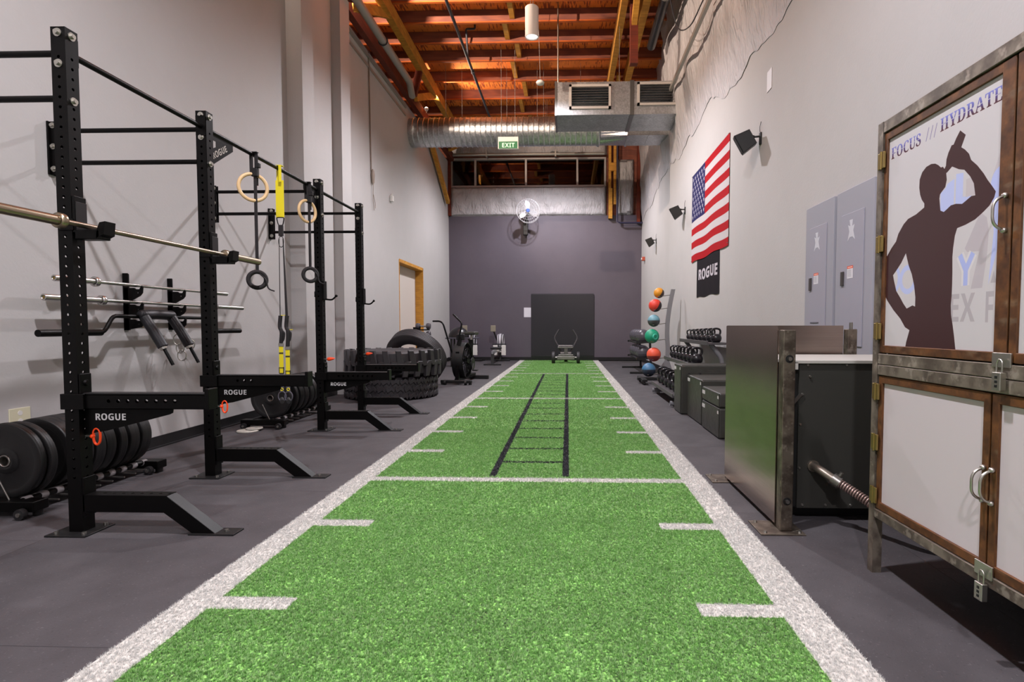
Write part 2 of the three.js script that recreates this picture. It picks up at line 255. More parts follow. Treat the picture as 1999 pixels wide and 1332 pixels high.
// ================= TURF =================
const TZ = (k) => -(2.15 + 0.9125 * k);
{
  const t = thing('artificial_turf', 'long green artificial turf lane with white yard lines', 'turf', [-0.28, 0, -8.6]);
  part(t, 'green_field', bx(-1.546, 0.98, -0.015, 0.003, 2.2, -18.3), M.turf, 'green pile');
  part(t, 'side_stripe', bx(-1.548, -1.4, -0.014, 0.0045, 2.2, -18.3), M.turfWhite, 'white edge stripe');
  part(t, 'side_stripe', bx(0.815, 0.982, -0.014, 0.0045, 2.2, -18.3), M.turfWhite, 'white edge stripe');
  for (let k = -1; k < 18; k++) {
    const z = TZ(k), h = 0.048;
    if (k === 2 || k === 7 || k === 12) part(t, 'yard_line', bx(-1.4, 0.815, 0, 0.0043, z - h, z + h), M.turfWhite);
    else { part(t, 'yard_tick', bx(-1.4, -1.09, 0, 0.0043, z - h, z + h), M.turfWhite); part(t, 'yard_tick', bx(0.507, 0.815, 0, 0.0043, z - h, z + h), M.turfWhite); }
  }
  const l0 = -4.06, l1 = -13.0;
  part(t, 'ladder_rail', bx(-0.575, -0.525, 0, 0.0044, l0, l1), M.turfBlack, 'black agility ladder side line');
  part(t, 'ladder_rail', bx(-0.04, 0.01, 0, 0.0044, l0, l1), M.turfBlack, 'black agility ladder side line');
  for (let k = 0; k < 18; k++) part(t, 'ladder_rung', bx(-0.525, -0.04, 0, 0.0042, -4.5 - 0.5 * k - 0.02, -4.5 - 0.5 * k + 0.02), M.turfBlack);
  // pile: small tufts
  const tuft = []; const r2 = mulberry(3);
  for (let i = 0; i < 6; i++) { const a = r2() * 6.28, l = 0.3 + 0.5 * r2(), bxx = (r2() - 0.5) * 0.008, bz = (r2() - 0.5) * 0.008, w = 0.0011, h = 0.009 + 0.006 * r2(); const dx = Math.cos(a), dz = Math.sin(a); tuft.push(bxx - dz * w, 0, bz + dx * w, bxx + dz * w, 0, bz - dx * w, bxx + dx * h * l, h, bz + dz * h * l); }
  const tg = new THREE.BufferGeometry(); tg.setAttribute('position', new THREE.Float32BufferAttribute(tuft, 3)); tg.computeVertexNormals(); 
  const list = []; const r3 = mulberry(21);
  const zones = [[-1.2, -3.2, 27000, 0.62], [-3.2, -6, 13000, 0.8], [-6, -11, 5000, 1.15], [-11, -18.25, 2500, 1.4]];
  for (const [z0, z1, den, sc] of zones) { const n = Math.round(2.53 * (z0 - z1) * den); for (let i = 0; i < n; i++) list.push([-1.55 + 2.534 * r3(), z1 + (z0 - z1) * r3(), sc * (0.8 + 0.5 * r3()), r3() * 6.28, r3()]); }
  const im = new THREE.InstancedMesh(tg, S(0xffffff, 0.75, 0, { side: THREE.DoubleSide }), list.length), mt = new THREE.Matrix4(), q = new THREE.Quaternion(), up = new THREE.Vector3(0, 1, 0), col = new THREE.Color();
  const isWhite = (x, z) => { if (x < -1.4 || x > 0.815) return true; const k = (-z - 2.15) / 0.9125, n = Math.round(k); if (n < -1 || n > 17 || Math.abs(k - n) * 0.9125 > 0.048) return false; if (n === 2 || n === 7 || n === 12) return true; return x < -1.09 || x > 0.507; };
  const isBlack = (x, z) => { if (z > l0 || z < l1) return false; if ((x > -0.575 && x < -0.525) || (x > -0.04 && x < 0.01)) return true; if (x < -0.575 || x > 0.01) return false; const k = (-z - 4.5) / 0.5, n = Math.round(k); return n >= 0 && Math.abs(k - n) * 0.5 < 0.024; };
  list.forEach(([x, z, s, a, c], i) => {
    q.setFromAxisAngle(up, a); mt.compose(new THREE.Vector3(x + 0.28, 0.003, z + 8.6), q, new THREE.Vector3(s, s * (s > 1.2 ? 0.65 : 1), s)); im.setMatrixAt(i, mt);
    if (isWhite(x, z)) col.setRGB(0.54 + 0.06 * c, 0.53 + 0.06 * c, 0.51 + 0.06 * c); else if (isBlack(x, z)) col.setRGB(0.02, 0.02, 0.026);
    else { const k = 0.52 + 0.75 * c, w = c > 0.8 ? 0.16 : 0; col.setRGB(0.185 * k + w, 0.42 * k + 0.5 * w, 0.095 * k + 0.9 * w); }
    im.setColorAt(i, col);
  });
  im.name = 'turf_pile'; im.userData = { kind: 'stuff', label: 'short fuzzy turf pile' }; t.add(im);
}
// ================= LAMPS =================
LAMP.at.forEach((lp, i) => {
  const names = ['behind the viewer', 'over the near turf', 'in front of the round duct', 'beyond the round duct near the back wall'];
  const l = thing('pendant_lamp', 'white cylinder pendant downlight ' + names[i], 'lamp', lp, { group: 'pendant downlights over the turf', world: false });
  part(l, 'lamp_body', lathe([[0.1, 0.03], [0.1, 0], [0.112, 0], [0.112, 0.47], [0.1, 0.485], [0, 0.485]], 40), S(0xd6cdc9, 0.45));
  part(l, 'lamp_lens', new THREE.CylinderGeometry(0.1, 0.1, 0.004, 32).translate(0, 0.022, 0), S(0xffffff, 0.5, 0, { emissive: 0xfff6ee, emissiveIntensity: 6 }));
  part(l, 'suspension_cable', [cyl([-0.02, 0.48, 0], [-0.02, ROOF - lp[1], 0], 0.004, 0.004, 6), cyl([0.02, 0.48, 0], [0.02, ROOF - lp[1], 0], 0.004, 0.004, 6)], M.wire);
  const s = new THREE.SpotLight(LAMP.color, LAMP.intensity, 0, 1.4, 0.42, 2); s.position.set(0, -0.012, 0); s.target.position.set(0, -3, 0); s.castShadow = true; s.shadow.radius = 5; l.add(s, s.target);
});
FLOOD.spots.forEach(([at, aim, cd], i) => {
  const names = ['just beyond the round duct', 'above the far end of the rig', 'above the middle of the rig', 'above the near end of the rig'];
  const l = thing('flood_lamp', 'small flood lamp on top of the left wall ' + names[i], 'lamp', at, { group: 'flood lamps on the left wall plate', world: false });
  part(l, 'lamp_housing', [lathe([[0, -0.05], [0.03, -0.05], [0.055, 0.0], [0.055, 0.012], [0.046, 0.012], [0.046, 0.002]], 24), bx(-0.012, 0.012, -0.1, -0.04, -0.012, 0.012)], M.whiteGloss);
  part(l, 'lamp_lens', new THREE.SphereGeometry(0.045, 20, 10, 0, Math.PI * 2, 0, Math.PI / 2).translate(0, 0.004, 0), S(0xffffff, 0.5, 0, { emissive: 0xfff2e2, emissiveIntensity: 22 }));
  const p = new THREE.SpotLight(FLOOD.color, cd, 0, 1.05, 0.8, 2); p.position.set(0.02, 0.07, 0); p.target.position.set(...aim); p.castShadow = true; p.shadow.radius = 2; l.add(p, p.target);
});
// ================= DUCTS, PIPES =================
{
  const d = thing('round_duct', 'galvanised spiral air duct crossing the room below the roof', 'duct', [-1.6, 5.5, -14]);
  const pr = []; for (let x = 0; x <= 4.57; x += 0.127) pr.push([0.34, x], [0.34, x + 0.104], [0.352, x + 0.108], [0.352, x + 0.119], [0.34, x + 0.123]);
  part(d, 'spiral_duct', lathe(pr, 56).rotateZ(-Math.PI / 2).translate(-3.87, 5.87, -14), M.galv);
  part(d, 'duct_collar', lathe([[0.34, 0], [0.365, 0], [0.365, 0.06], [0.34, 0.06]], 56).rotateZ(-Math.PI / 2).translate(0.7, 5.87, -14), M.galvFlat);
  // round to square reducer
  const ringPts = (n, f) => Array.from({ length: n }, (_, i) => f(i / n * Math.PI * 2)), n = 32, pos = [], idx = [];
  const A = ringPts(n, (a) => [0.76, 5.87 + 0.34 * Math.sin(a), -14 + 0.34 * Math.cos(a)]), B = ringPts(n, (a) => { const c = Math.cos(a), s = Math.sin(a), m = Math.max(Math.abs(c), Math.abs(s)); return [1.4, 5.84 + 0.3 * s / m, -13.72 + 0.38 * c / m]; });
  for (let i = 0; i < n; i++) { pos.push(...A[i], ...B[i]); const j = (i + 1) % n; idx.push(2 * i, 2 * j, 2 * i + 1, 2 * j, 2 * j + 1, 2 * i + 1); }
  const rg = new THREE.BufferGeometry(); rg.setAttribute('position', new THREE.Float32BufferAttribute(pos, 3)); rg.setIndex(idx); const rgn = rg.toNonIndexed(); rgn.computeVertexNormals();
  part(d, 'reducer', rgn, S(0xffffff, 0.3, 1, { map: T.galv, side: THREE.DoubleSide }));
  part(d, 'square_duct', bx(1.4, 2.32, 5.54, 6.14, -13.34, -14.1), M.galvFlat);
  for (const g of [bx(1.38, 1.42, 5.52, 6.16, -13.32, -14.12), bx(1.86, 1.89, 5.53, 6.15, -13.33, -14.11)]) part(d, 'duct_flange', g, M.galvFlat);
  const slatM = S(0x8f8a85, 0.55, 0.3);
  const e = thing('duct_plenum', 'galvanised plenum box with two dark supply grilles', 'duct', [0.95, 5.23, -11.6]);
  const GR = [[0.02, 0.83, 5.335, 5.8], [1.34, 2.14, 5.39, 5.83]], front = poly([[-0.25, 5.23], [2.19, 5.23], [2.19, 5.86], [-0.25, 5.86]], 0.003, GR.map(([x0, x1, y0, y1]) => [[x0 + 0.04, y0 + 0.04], [x0 + 0.04, y1 - 0.04], [x1 - 0.04, y1 - 0.04], [x1 - 0.04, y0 + 0.04]])).translate(0, 0, -11.203);
  part(e, 'plenum_box', [front, bx(-0.25, 2.19, 5.23, 5.233, -11.203, -12.15), bx(-0.25, 2.19, 5.857, 5.86, -11.203, -12.15), bx(-0.25, -0.247, 5.233, 5.857, -11.203, -12.15), bx(2.187, 2.19, 5.233, 5.857, -11.203, -12.15), bx(-0.247, 2.187, 5.233, 5.857, -12.147, -12.15)], M.galvFlat);
  for (const [x0, x1, o] of [[1.2, 1.28, 0.015], [-0.26, -0.22, 0.01]].map((q) => q)) for (const g of [[bx(x0, x1, 5.23 - o, 5.23, -11.19, -12.16), bx(x0, x1, 5.86, 5.86 + o, -11.19, -12.16), bx(x0, x1, 5.23 - o, 5.86 + o, -11.185, -11.2)]]) part(e, 'seam_flange', g, S(0x8b8a88, 0.35, 1));
  for (const [x0, x1, y0, y1] of GR) {
    const gr = part(e, 'grille', [bx(x0, x1, y0, y0 + 0.045, -11.16, -11.2), bx(x0, x1, y1 - 0.045, y1, -11.16, -11.2), bx(x0, x0 + 0.045, y0, y1, -11.16, -11.2), bx(x1 - 0.045, x1, y0, y1, -11.16, -11.2)], S(0xb4aca6, 0.5), 'pale grille frame');
    for (let y = y0 + 0.06; y < y1 - 0.055; y += 0.048) part(gr, 'slat', bx(x0 + 0.042, x1 - 0.042, -0.0008, 0.0008, -0.014, 0.014).rotateX(0.45).translate(0, y + 0.011, -11.186), slatM);
  }
  const wires = [[-3.0, 6.2, -14], [-2.6, 6.2, -14], [-1.5, 6.2, -14], [-0.6, 6.2, -14], [0.3, 6.2, -14], [-0.2, 5.86, -11.3], [1.0, 5.86, -11.3], [2.1, 5.86, -11.3], [-0.75, 6.2, -13.9]];
  wires.forEach(([x, y, z], i) => tag(part(scene, numbered('hanger_wire'), cyl([x, y, z], [x, ROOF, z], i === 5 ? 0.016 : 0.0035, i === 5 ? 0.016 : 0.0035, 6), i === 5 ? M.zinc : M.wire), i === 5 ? 'thick steel hanger rod at the left end of the plenum' : (i < 5 ? 'thin hanger wire above the round duct, ' + ['first', 'second', 'third', 'fourth', 'fifth'][i] + ' from the left wall' : i === 8 ? 'thin hanger wire just right of the pendant, down to the round duct' : 'thin hanger wire at the ' + (i === 6 ? 'middle' : 'right end') + ' of the grille plenum'), 'wire', i === 5 ? null : 'thin hanger wires above the ducts'));
  tag(part(scene, 'smoke_detector', lathe([[0, -0.05], [0.07, -0.04], [0.085, 0], [0.06, 0.03], [0, 0.035]], 24).translate(-0.56, 5.99, -11.5), M.white), 'small white round detector hanging on a thin cable', 'detector');
  tag(part(scene, 'detector_cable', [cyl([-0.56, 6.02, -11.5], [-0.6, ROOF, -11.4], 0.004, 0.004, 6)], M.wire), 'thin cable holding the white detector', 'cable');
  // sprinkler line and others
  const s = thing('sprinkler_pipe', 'dark sprinkler pipe running below the joists left of the pendant', 'pipe', [-2.15, 6.85, -8]);
  part(s, 'pipe_run', cyl([-2.17, 6.9, 4], [-2.17, 6.9, -16.8], 0.03, 0.03, 12), M.pipeDark);
  for (const z of [-6, -9.5, -13, -16.4]) part(s, 'pipe_coupling', cyl([-2.17, 6.9, z], [-2.17, 6.9, z - 0.1], 0.042, 0.042, 12), M.pipeDark);
  part(s, 'branch_drop', [pipe([[-2.17, 6.9, -12.4], [-2.17, 7.42, -12.2], [-1.98, 7.42, -12.2], [-1.98, 7.5, -12.2]], 0.022, 10, 0.03)], M.pipeDark);
  const bp = thing('drain_pipe', 'thick black pipe running along the roof on the right', 'pipe', [1.7, 6.8, -5]);
  part(bp, 'pipe_run', cyl([1.68, 6.85, 4], [1.7, 6.85, -11.9], 0.085, 0.085, 20), M.blackPipe);
  for (const z of [-7.2, -10.1]) part(bp, 'pipe_coupling', cyl([1.69, 6.85, z], [1.69, 6.85, z - 0.03], 0.092, 0.092, 20), M.wire);
  const gp = thing('vent_pipe', 'grey metal pipe strapped along the top of the left wall', 'pipe', [-3.5, 6.4, -8]);
  part(gp, 'pipe_run', pipe([[-3.5, 6.5, 4], [-3.5, 6.5, -12.9], [-3.6, 6.42, -13.15]], 0.075, 18, 0.08), M.pipeGray);
  for (const z of [-6.5, -10.8]) part(gp, 'pipe_strap', tor(0.085, 0.012).translate(-3.5, 6.5, z), M.pipeDark);
  const cp = thing('conduit_pipe', 'steel conduit slanting across the joists beside the right girder', 'pipe', [0.95, 6.9, -8]);
  part(cp, 'pipe_run', [cyl([0.94, 7.05, 4], [0.99, 7.02, -12.5], 0.02, 0.02, 10)], M.zinc);
  const ws = thing('strut_channel', 'grey strut and cable running along the insulation on the right wall', 'strut', [2.1, 5.9, -6]);
  part(ws, 'channel', bx(1.94, 1.99, 5.62, 5.69, 3.9, -11.1), M.pipeGray);
  part(ws, 'cable_run', [cyl([1.94, 5.82, 3.9], [1.94, 5.8, -8.4], 0.012, 0.012, 8), tube([[1.94, 5.8, -8.4], [1.88, 5.75, -9], [1.78, 6.0, -9.5], [1.68, 6.75, -9.8]], 0.01, 20, 6)], M.pipeDark);
  const wp = thing('water_pipe', 'dark blue riser pipe beside the timber post with an elbow to the right wall', 'pipe', [1.5, 4.4, -18.2]);
  part(wp, 'pipe_run', pipe([[1.56, ROOF, -18.15], [1.56, 4.4, -18.15], [2.37, 4.4, -18.15]], 0.03), S(0x2a2740, 0.4));
  const cb = thing('roller_pipe', 'pale horizontal pipe above the clerestory window', 'pipe', [-1.3, 6.55, -18.2]);
  part(cb, 'pipe_run', cyl([-3.7, 6.58, -18.15], [1.15, 6.58, -18.15], 0.045, 0.045, 14), M.pipeGray);
  for (const x of [-2.6, -0.4]) part(cb, 'pipe_bracket', bx(x - 0.02, x + 0.02, 6.5, 6.7, -18.1, -18.3), M.pipeGray);
}
// white insulation hung on the right wall
{
  const ins = (name, label, X, z0, z1, yb, yt, nu, seed) => {
    const g = sheet(nu, 48, (u, v) => {
      const z = z0 + (z1 - z0) * u, q = (z + 40) / 60, teeth = Math.abs(((q * 34 + 0.6 * fbm(q, 0.1 * seed, 20, 3, 2)) % 1 + 1) % 1 - 0.5), rag = 0.34 * teeth * fbm(q, 0.5, 40, 3, 2) + 0.5 * (fbm(q, 0.3 + seed * 0.07, 60, 3, 4) - 0.5), b = yb(u) + rag, y = b + (yt - b) * v;
      const w = fbm(q, y / 9, 60, 8, 4), w2 = fbm(q + 0.3, y / 9, 150, 10, 3), w3 = Math.abs(fbm(q + 0.02 * w, y / 9, 90, 5, 3) - 0.5), pin = Math.min(1, 3.2 * v);
      return [X - 0.006 - 0.16 * v * v - pin * (0.2 * Math.max(0, w - 0.3) + 0.1 * (w2 - 0.3) - 0.22 * Math.max(0, 0.06 - w3)) - 0.012 * teeth * (1 - v), y, z];
    }, [0.004, 0, 0]);
    return tag(part(scene, name, g, M.insul), label, 'insulation');
  };
  ins('insulation_sheet', 'white vinyl insulation with torn lower edge hanging high on the right wall', 2.2, -3.0, -12.3, (u) => 4.22 + 0.25 * u, ROOF, 420, 1);
  ins('insulation_sheet_001', 'white insulation hanging on the far right wall behind the duct', 2.37, -12.45, -18.2, (u) => 4.75 - 0.2 * u, ROOF, 160, 4);
}

// ================= RIG ON THE LEFT =================
const bold = await new FontLoader().loadAsync('fonts/droid/droid_sans_bold.typeface.json');
function text(str, size, depth = 0.001) { const g = new TextGeometry(str, { font: bold, size, depth, curveSegments: 3, bevelEnabled: false }); g.computeBoundingBox(); return g; }
const PX = -2.612, PZ = [-2.91, -4.035, -5.885, -7.035], HW = 0.038, PH = 2.635;
const ROWN = ['nearest', 'second', 'third', 'farthest'];
function holedPlate(w, L, h0, h1, step, r, t = 0.003) { const hs = []; for (let y = h0; y < h1; y += step) hs.push(ring(0, y, r)); return poly([[-w / 2, 0], [w / 2, 0], [w / 2, L], [-w / 2, L]], t, hs); }
{
  const rig = thing('pull_up_rig', 'black steel pull-up rig of four posts bolted to the left wall', 'rig', [PX, 0, -4.9]);
  const f = holedPlate(2 * HW, PH, 0.3, PH - 0.12, 0.0508, 0.0085);
  const post = boxUV(merged([f.clone().translate(0, 0, HW - 0.003), f.clone().translate(0, 0, -HW), f.clone().rotateY(Math.PI / 2).translate(HW - 0.003, 0, 0), f.clone().rotateY(Math.PI / 2).translate(-HW, 0, 0)]));
  const bolt = boxUV(merged([cyl([0, 0, 0], [0, 0, 0.004], 0.021, 0.021, 20), cyl([0, 0, 0.004], [0, 0, 0.016], 0.0125, 0.0125, 6)]));
  PZ.forEach((z, i) => {
    const u = piece(rig, 'upright', post, M.black, [PX, 0, z]);
    const addTo = (name, gs, mat) => { const m = new THREE.Mesh(boxUV(merged(gs)), mat); m.name = name; u.add(m); return m; };
    addTo('base_plate', rb(-0.12, 0.1, 0, 0.009, -0.1, 0.1, 0.002, 1), M.dark); addTo('top_cap', bx(-HW, HW, PH - 0.003, PH, -HW, HW), M.black);
    for (const [y, a] of [[2.605, 0], [2.45, 0], [2.6, 1], [2.27, 1], [2.6, 2]]) { const m = new THREE.Mesh(bolt, M.zinc); m.name = 'bolt'; u.add(m); if (a === 0) m.position.set(0, y, HW); if (a === 1) { m.position.set(HW, y, 0); m.rotation.y = Math.PI / 2; } if (a === 2) { m.position.set(0, y - 0.02, -HW); m.rotation.y = Math.PI; } }
    for (const [bxx, bz] of [[-0.08, 0.07], [0.07, 0.07], [0.07, -0.07]]) addTo('anchor_bolt', cyl([bxx, 0.009, bz], [bxx, 0.022, bz], 0.011, 0.011, 6), M.zinc);
    for (const y of [2.516, 2.287]) part(rig, 'wall_stringer', [cyl([PX - HW, y, z], [-3.7, y, z], 0.0165, 0.0165, 14), bx(PX - HW - 0.006, PX - HW, y - 0.04, y + 0.04, z - 0.03, z + 0.03)], M.black);
    part(rig, 'wall_bracket', [bx(-3.748, -3.735, 2.2, 2.578, z - 0.035, z + 0.035), bx(-3.735, -3.69, 2.2, 2.578, z - 0.02, z - 0.012), bx(-3.735, -3.69, 2.2, 2.578, z + 0.012, z + 0.02)], M.black);
    for (const y of [2.24, 2.4, 2.55]) piece(rig, 'bolt', bolt, M.zinc, [-3.715, y, z + 0.02]);
    // stabiliser foot
    const x0 = PX + HW;
    const ft = part(rig, 'stabiliser_foot', [poly([[x0, 0.118], [-2.135, 0.118], [-1.985, 0.009], [-1.862, 0.009], [-2.115, 0.203], [x0, 0.203]], 0.072, [], 0.002).translate(0, 0, z - 0.036)], M.black);
    const hs = []; for (let k = 0; k < 8; k++) hs.push(ring(-2.48 + k * 0.0508, 0, 0.0085)); part(ft, 'foot_top_plate', poly([[x0, -0.038], [-2.116, -0.038], [-2.116, 0.038], [x0, 0.038]], 0.003, hs).rotateX(-Math.PI / 2).translate(0, 0.2045, z), M.black);
    part(ft, 'foot_plate', rb(-2.0, -1.755, 0, 0.009, z - 0.05, z + 0.05, 0.002, 1), M.dark);
    part(ft, 'foot_bracket', rb(x0, x0 + 0.014, 0.09, 0.3, z - 0.038, z + 0.038, 0.003, 1), M.black);
    part(ft, 'anchor_bolt', [cyl([-1.82, 0.009, z], [-1.82, 0.018, z], 0.011, 0.011, 6)], M.zinc);
  });
  for (let i = 0; i < 3; i++) part(rig, 'pull_up_bar', [cyl([PX, 2.525, PZ[i] - HW], [PX, 2.525, PZ[i + 1] + HW], 0.0165, 0.0165, 16), bx(PX - 0.035, PX + 0.035, 2.46, 2.6, PZ[i] - HW - 0.006, PZ[i] - HW), bx(PX - 0.035, PX + 0.035, 2.46, 2.6, PZ[i + 1] + HW, PZ[i + 1] + HW + 0.006)], M.black);
  // gusset with punched name under the middle bar
  const tri = (z, s) => poly([[0, 2.505], [0.3 * s, 2.505], [0.3 * s, 2.46], [0, 2.26]], 0.004, [s > 0 ? [[0.03, 2.47], [0.03, 2.4], [0.09, 2.43], [0.09, 2.47]] : [[-0.03, 2.47], [-0.09, 2.47], [-0.09, 2.43], [-0.03, 2.4]]]).rotateY(Math.PI / 2).translate(PX, 0, z);
  const gu = part(rig, 'gusset', tri(PZ[1] - HW, 1), M.black, 'triangular gusset plate under the bar');
  const tx = text('ROGUE', 0.045, 0.001).rotateZ(0.55).translate(0.05, 2.33, 0).rotateY(Math.PI / 2).translate(PX + 0.004, 0, PZ[1] - HW); part(gu, 'lettering', tx, S(0xa99f98, 0.6));
  part(rig, 'gusset', tri(PZ[2] + HW, -1), M.black, 'triangular gusset plate under the bar');
}
// safety spotter arms
PZ.forEach((z, i) => {
  const dy = i > 1 ? -0.128 : 0;
  const a = thing('spotter_arm', 'black spotter arm with white lettering on the ' + ROWN[i] + ' rig post', 'spotter arm', [PX, 0.667 + dy, z], { world: false });
  const n = i === 1 ? [0.22, 0.36] : [0.2, 0.56], pl = (() => { const hs = []; for (let x = n[0]; x < n[1]; x += 0.0508) hs.push(ring(x, 0.042, 0.0105)); return poly([[HW, 0], [0.728, 0], [0.728, 0.078], [HW, 0.078]], 0.003, hs); })();
  part(a, 'arm_tube', [pl.clone().translate(0, 0, 0.035), pl.clone().translate(0, 0, -0.038), bx(HW, 0.728, 0, 0.003, -0.038, 0.038), bx(HW, 0.728, 0.073, 0.076, -0.038, 0.038)], M.black);
  part(a, 'wear_strip', rb(0.06, 0.725, 0.076, 0.084, -0.034, 0.034, 0.003, 1), M.plastic);
  part(a, 'end_stop', rb(0.715, 0.738, -0.002, 0.108, -0.04, 0.04, 0.004, 1), M.black);
  part(a, 'post_collar', [rb(-0.05, 0.075, -0.002, 0.08, 0.0385, 0.052, 0.003, 1), rb(-0.05, 0.075, -0.002, 0.08, -0.052, -0.0385, 0.003, 1), rb(-0.052, -0.0385, -0.002, 0.08, -0.05, 0.05, 0.003, 1)], M.black);
  part(a, 'lock_tab', [rb(0.0385, 0.05, 0.078, 0.185, -0.036, 0.036, 0.005, 2), cyl([0.05, 0.135, 0], [0.06, 0.135, 0], 0.018, 0.014, 16)], M.black);
  const gu = part(a, 'gusset', poly([[0.039, 0], [0.52, 0], [0.516, -0.024], [0.5, -0.032], [0.16, -0.12], [0.039, -0.14]], 0.006, [], 0.001).translate(0, 0, -0.003), M.black, 'tapering gusset with white lettering');
  const tg = text('ROGUE', 0.036); const bb = tg.boundingBox; tg.scale(0.165 / (bb.max.x - bb.min.x), 1, 1).translate(0.095, -0.064, 0.005); part(gu, 'lettering', tg, S(0xd8d4d6, 0.6), 'white painted lettering');
});
// orange pull pins
PZ.forEach((z, i) => {
  const y = i < 2 ? 0.515 : 0.755;
  const a = thing('pull_pin', 'orange pull pin ' + (i < 2 ? 'loop' : 'handle') + ' on the ' + ROWN[i] + ' rig post', 'pin', [PX + HW, y, z], { world: false });
  part(a, 'pin_shaft', cyl([-0.02, 0, 0], [0.035, 0, 0], 0.006, 0.006, 10), M.zinc);
  if (i < 2) { const c = new THREE.CatmullRomCurve3([[0.06, 0.042, 0], [0.075, 0.03, 0], [0.075, -0.03, 0], [0.06, -0.045, 0], [0.045, -0.03, 0], [0.045, 0.03, 0]].map(V3), true); part(a, 'pin_handle', [new THREE.TubeGeometry(c, 40, 0.006, 8, true), sph([0.036, 0, 0], 0.012)], M.orange); }
  else part(a, 'pin_handle', lathe([[0, -0.01], [0.016, 0], [0.02, 0.02], [0.012, 0.06], [0, 0.085]], 16).rotateZ(-Math.PI / 2 + 0.12).translate(0.03, 0, 0), M.orange);
});
// j-cups and hooks
[0, 1].forEach((i) => {
  const a = thing('barbell_cup', 'black J-cup holding the barbell on the ' + ROWN[i] + ' rig post', 'j-cup', [PX + HW, 1.59, PZ[i]], { world: false });
  part(a, 'back_plate', [rb(0.001, 0.016, 0, 0.19, -0.037, 0.037, 0.004, 2), rb(-0.07, 0.012, 0.01, 0.07, 0.0385, 0.046, 0.002, 1)], M.black);
  part(a, 'cradle', [rb(0.012, 0.145, -0.035, 0.015, -0.037, 0.037, 0.006, 2), poly([[0.125, -0.03], [0.165, -0.01], [0.172, 0.055], [0.145, 0.05], [0.13, 0.015]], 0.07, [], 0.002).translate(0, 0, -0.035)], M.black);
  part(a, 'liner', [rb(0.016, 0.022, 0.012, 0.16, -0.033, 0.033, 0.002, 1), rb(0.02, 0.13, 0.013, 0.019, -0.033, 0.033, 0.002, 1)], M.plastic);
});
[2, 3].forEach((i) => {
  const a = thing('bar_hook', 'empty black bar hook on the ' + ROWN[i] + ' rig post', 'hook', [PX + HW, 1.38, PZ[i]], { world: false });
  part(a, 'back_plate', [rb(0.001, 0.02, 0, 0.2, -0.036, 0.036, 0.004, 1), rb(-0.085, -0.07, 0.03, 0.09, -0.036, 0.036, 0.003, 1)], M.black);
  part(a, 'hook_arm', [tube([[0.015, 0.01, 0], [0.07, 0.004, 0], [0.1, 0.012, 0], [0.135, 0.045, 0]], 0.009, 18, 8), sph([0.135, 0.045, 0], 0.014)], M.black);
});
// ---------- barbells ----------
function makeBarbell(name, label, { shaft = 1.31, sleeve = 0.44, sleeveFar = sleeve, rs = 0.025, m = M.chrome, sm: ms = M.chrome, pos, tilt = 0 }) {
  const b = thing(name, label, 'barbell', pos, { world: false });
  part(b, 'shaft', cyl([0, 0, -shaft / 2], [0, 0, shaft / 2], 0.014, 0.014, 16), m);
  for (const s of [-1, 1]) {
    const L = s > 0 ? sleeve : sleeveFar;
    part(b, 'collar', lathe([[0.014, 0], [0.03, 0], [0.038, 0.006], [0.038, 0.03], [0.026, 0.034]], 24).rotateX(s * Math.PI / 2).translate(0, 0, s * shaft / 2), ms);
    const sl = part(b, 'sleeve', lathe([[rs, 0], [rs, L - 0.004], [rs - 0.004, L], [rs - 0.01, L], [rs - 0.01, L - 0.012], [0, L - 0.012]], 24).rotateX(s * Math.PI / 2).translate(0, 0, s * (shaft / 2 + 0.03)), ms);
    part(sl, 'end_cap', cyl([0, 0, s * (shaft / 2 + 0.03 + L - 0.011)], [0, 0, s * (shaft / 2 + 0.03 + L - 0.006)], 0.011, 0.011, 12), M.brass);
  }
  b.rotation.x = tilt; return b;
}
makeBarbell('barbell', 'tan barbell resting in the J-cups of the rig', { pos: [-2.5, 1.622, -3.395], m: M.bronze, sm: S(0xa59680, 0.32, 1), sleeve: 0.43 });
makeBarbell('storage_barbell', 'top chrome barbell on the wall bar holder', { pos: [-3.62, 1.445, -4.88], shaft: 1.27, sleeve: 0.34, rs: 0.023 });
makeBarbell('storage_barbell', 'middle long chrome barbell on the wall bar holder', { pos: [-3.62, 1.305, -4.98], shaft: 1.36, sleeve: 0.48, rs: 0.024 });
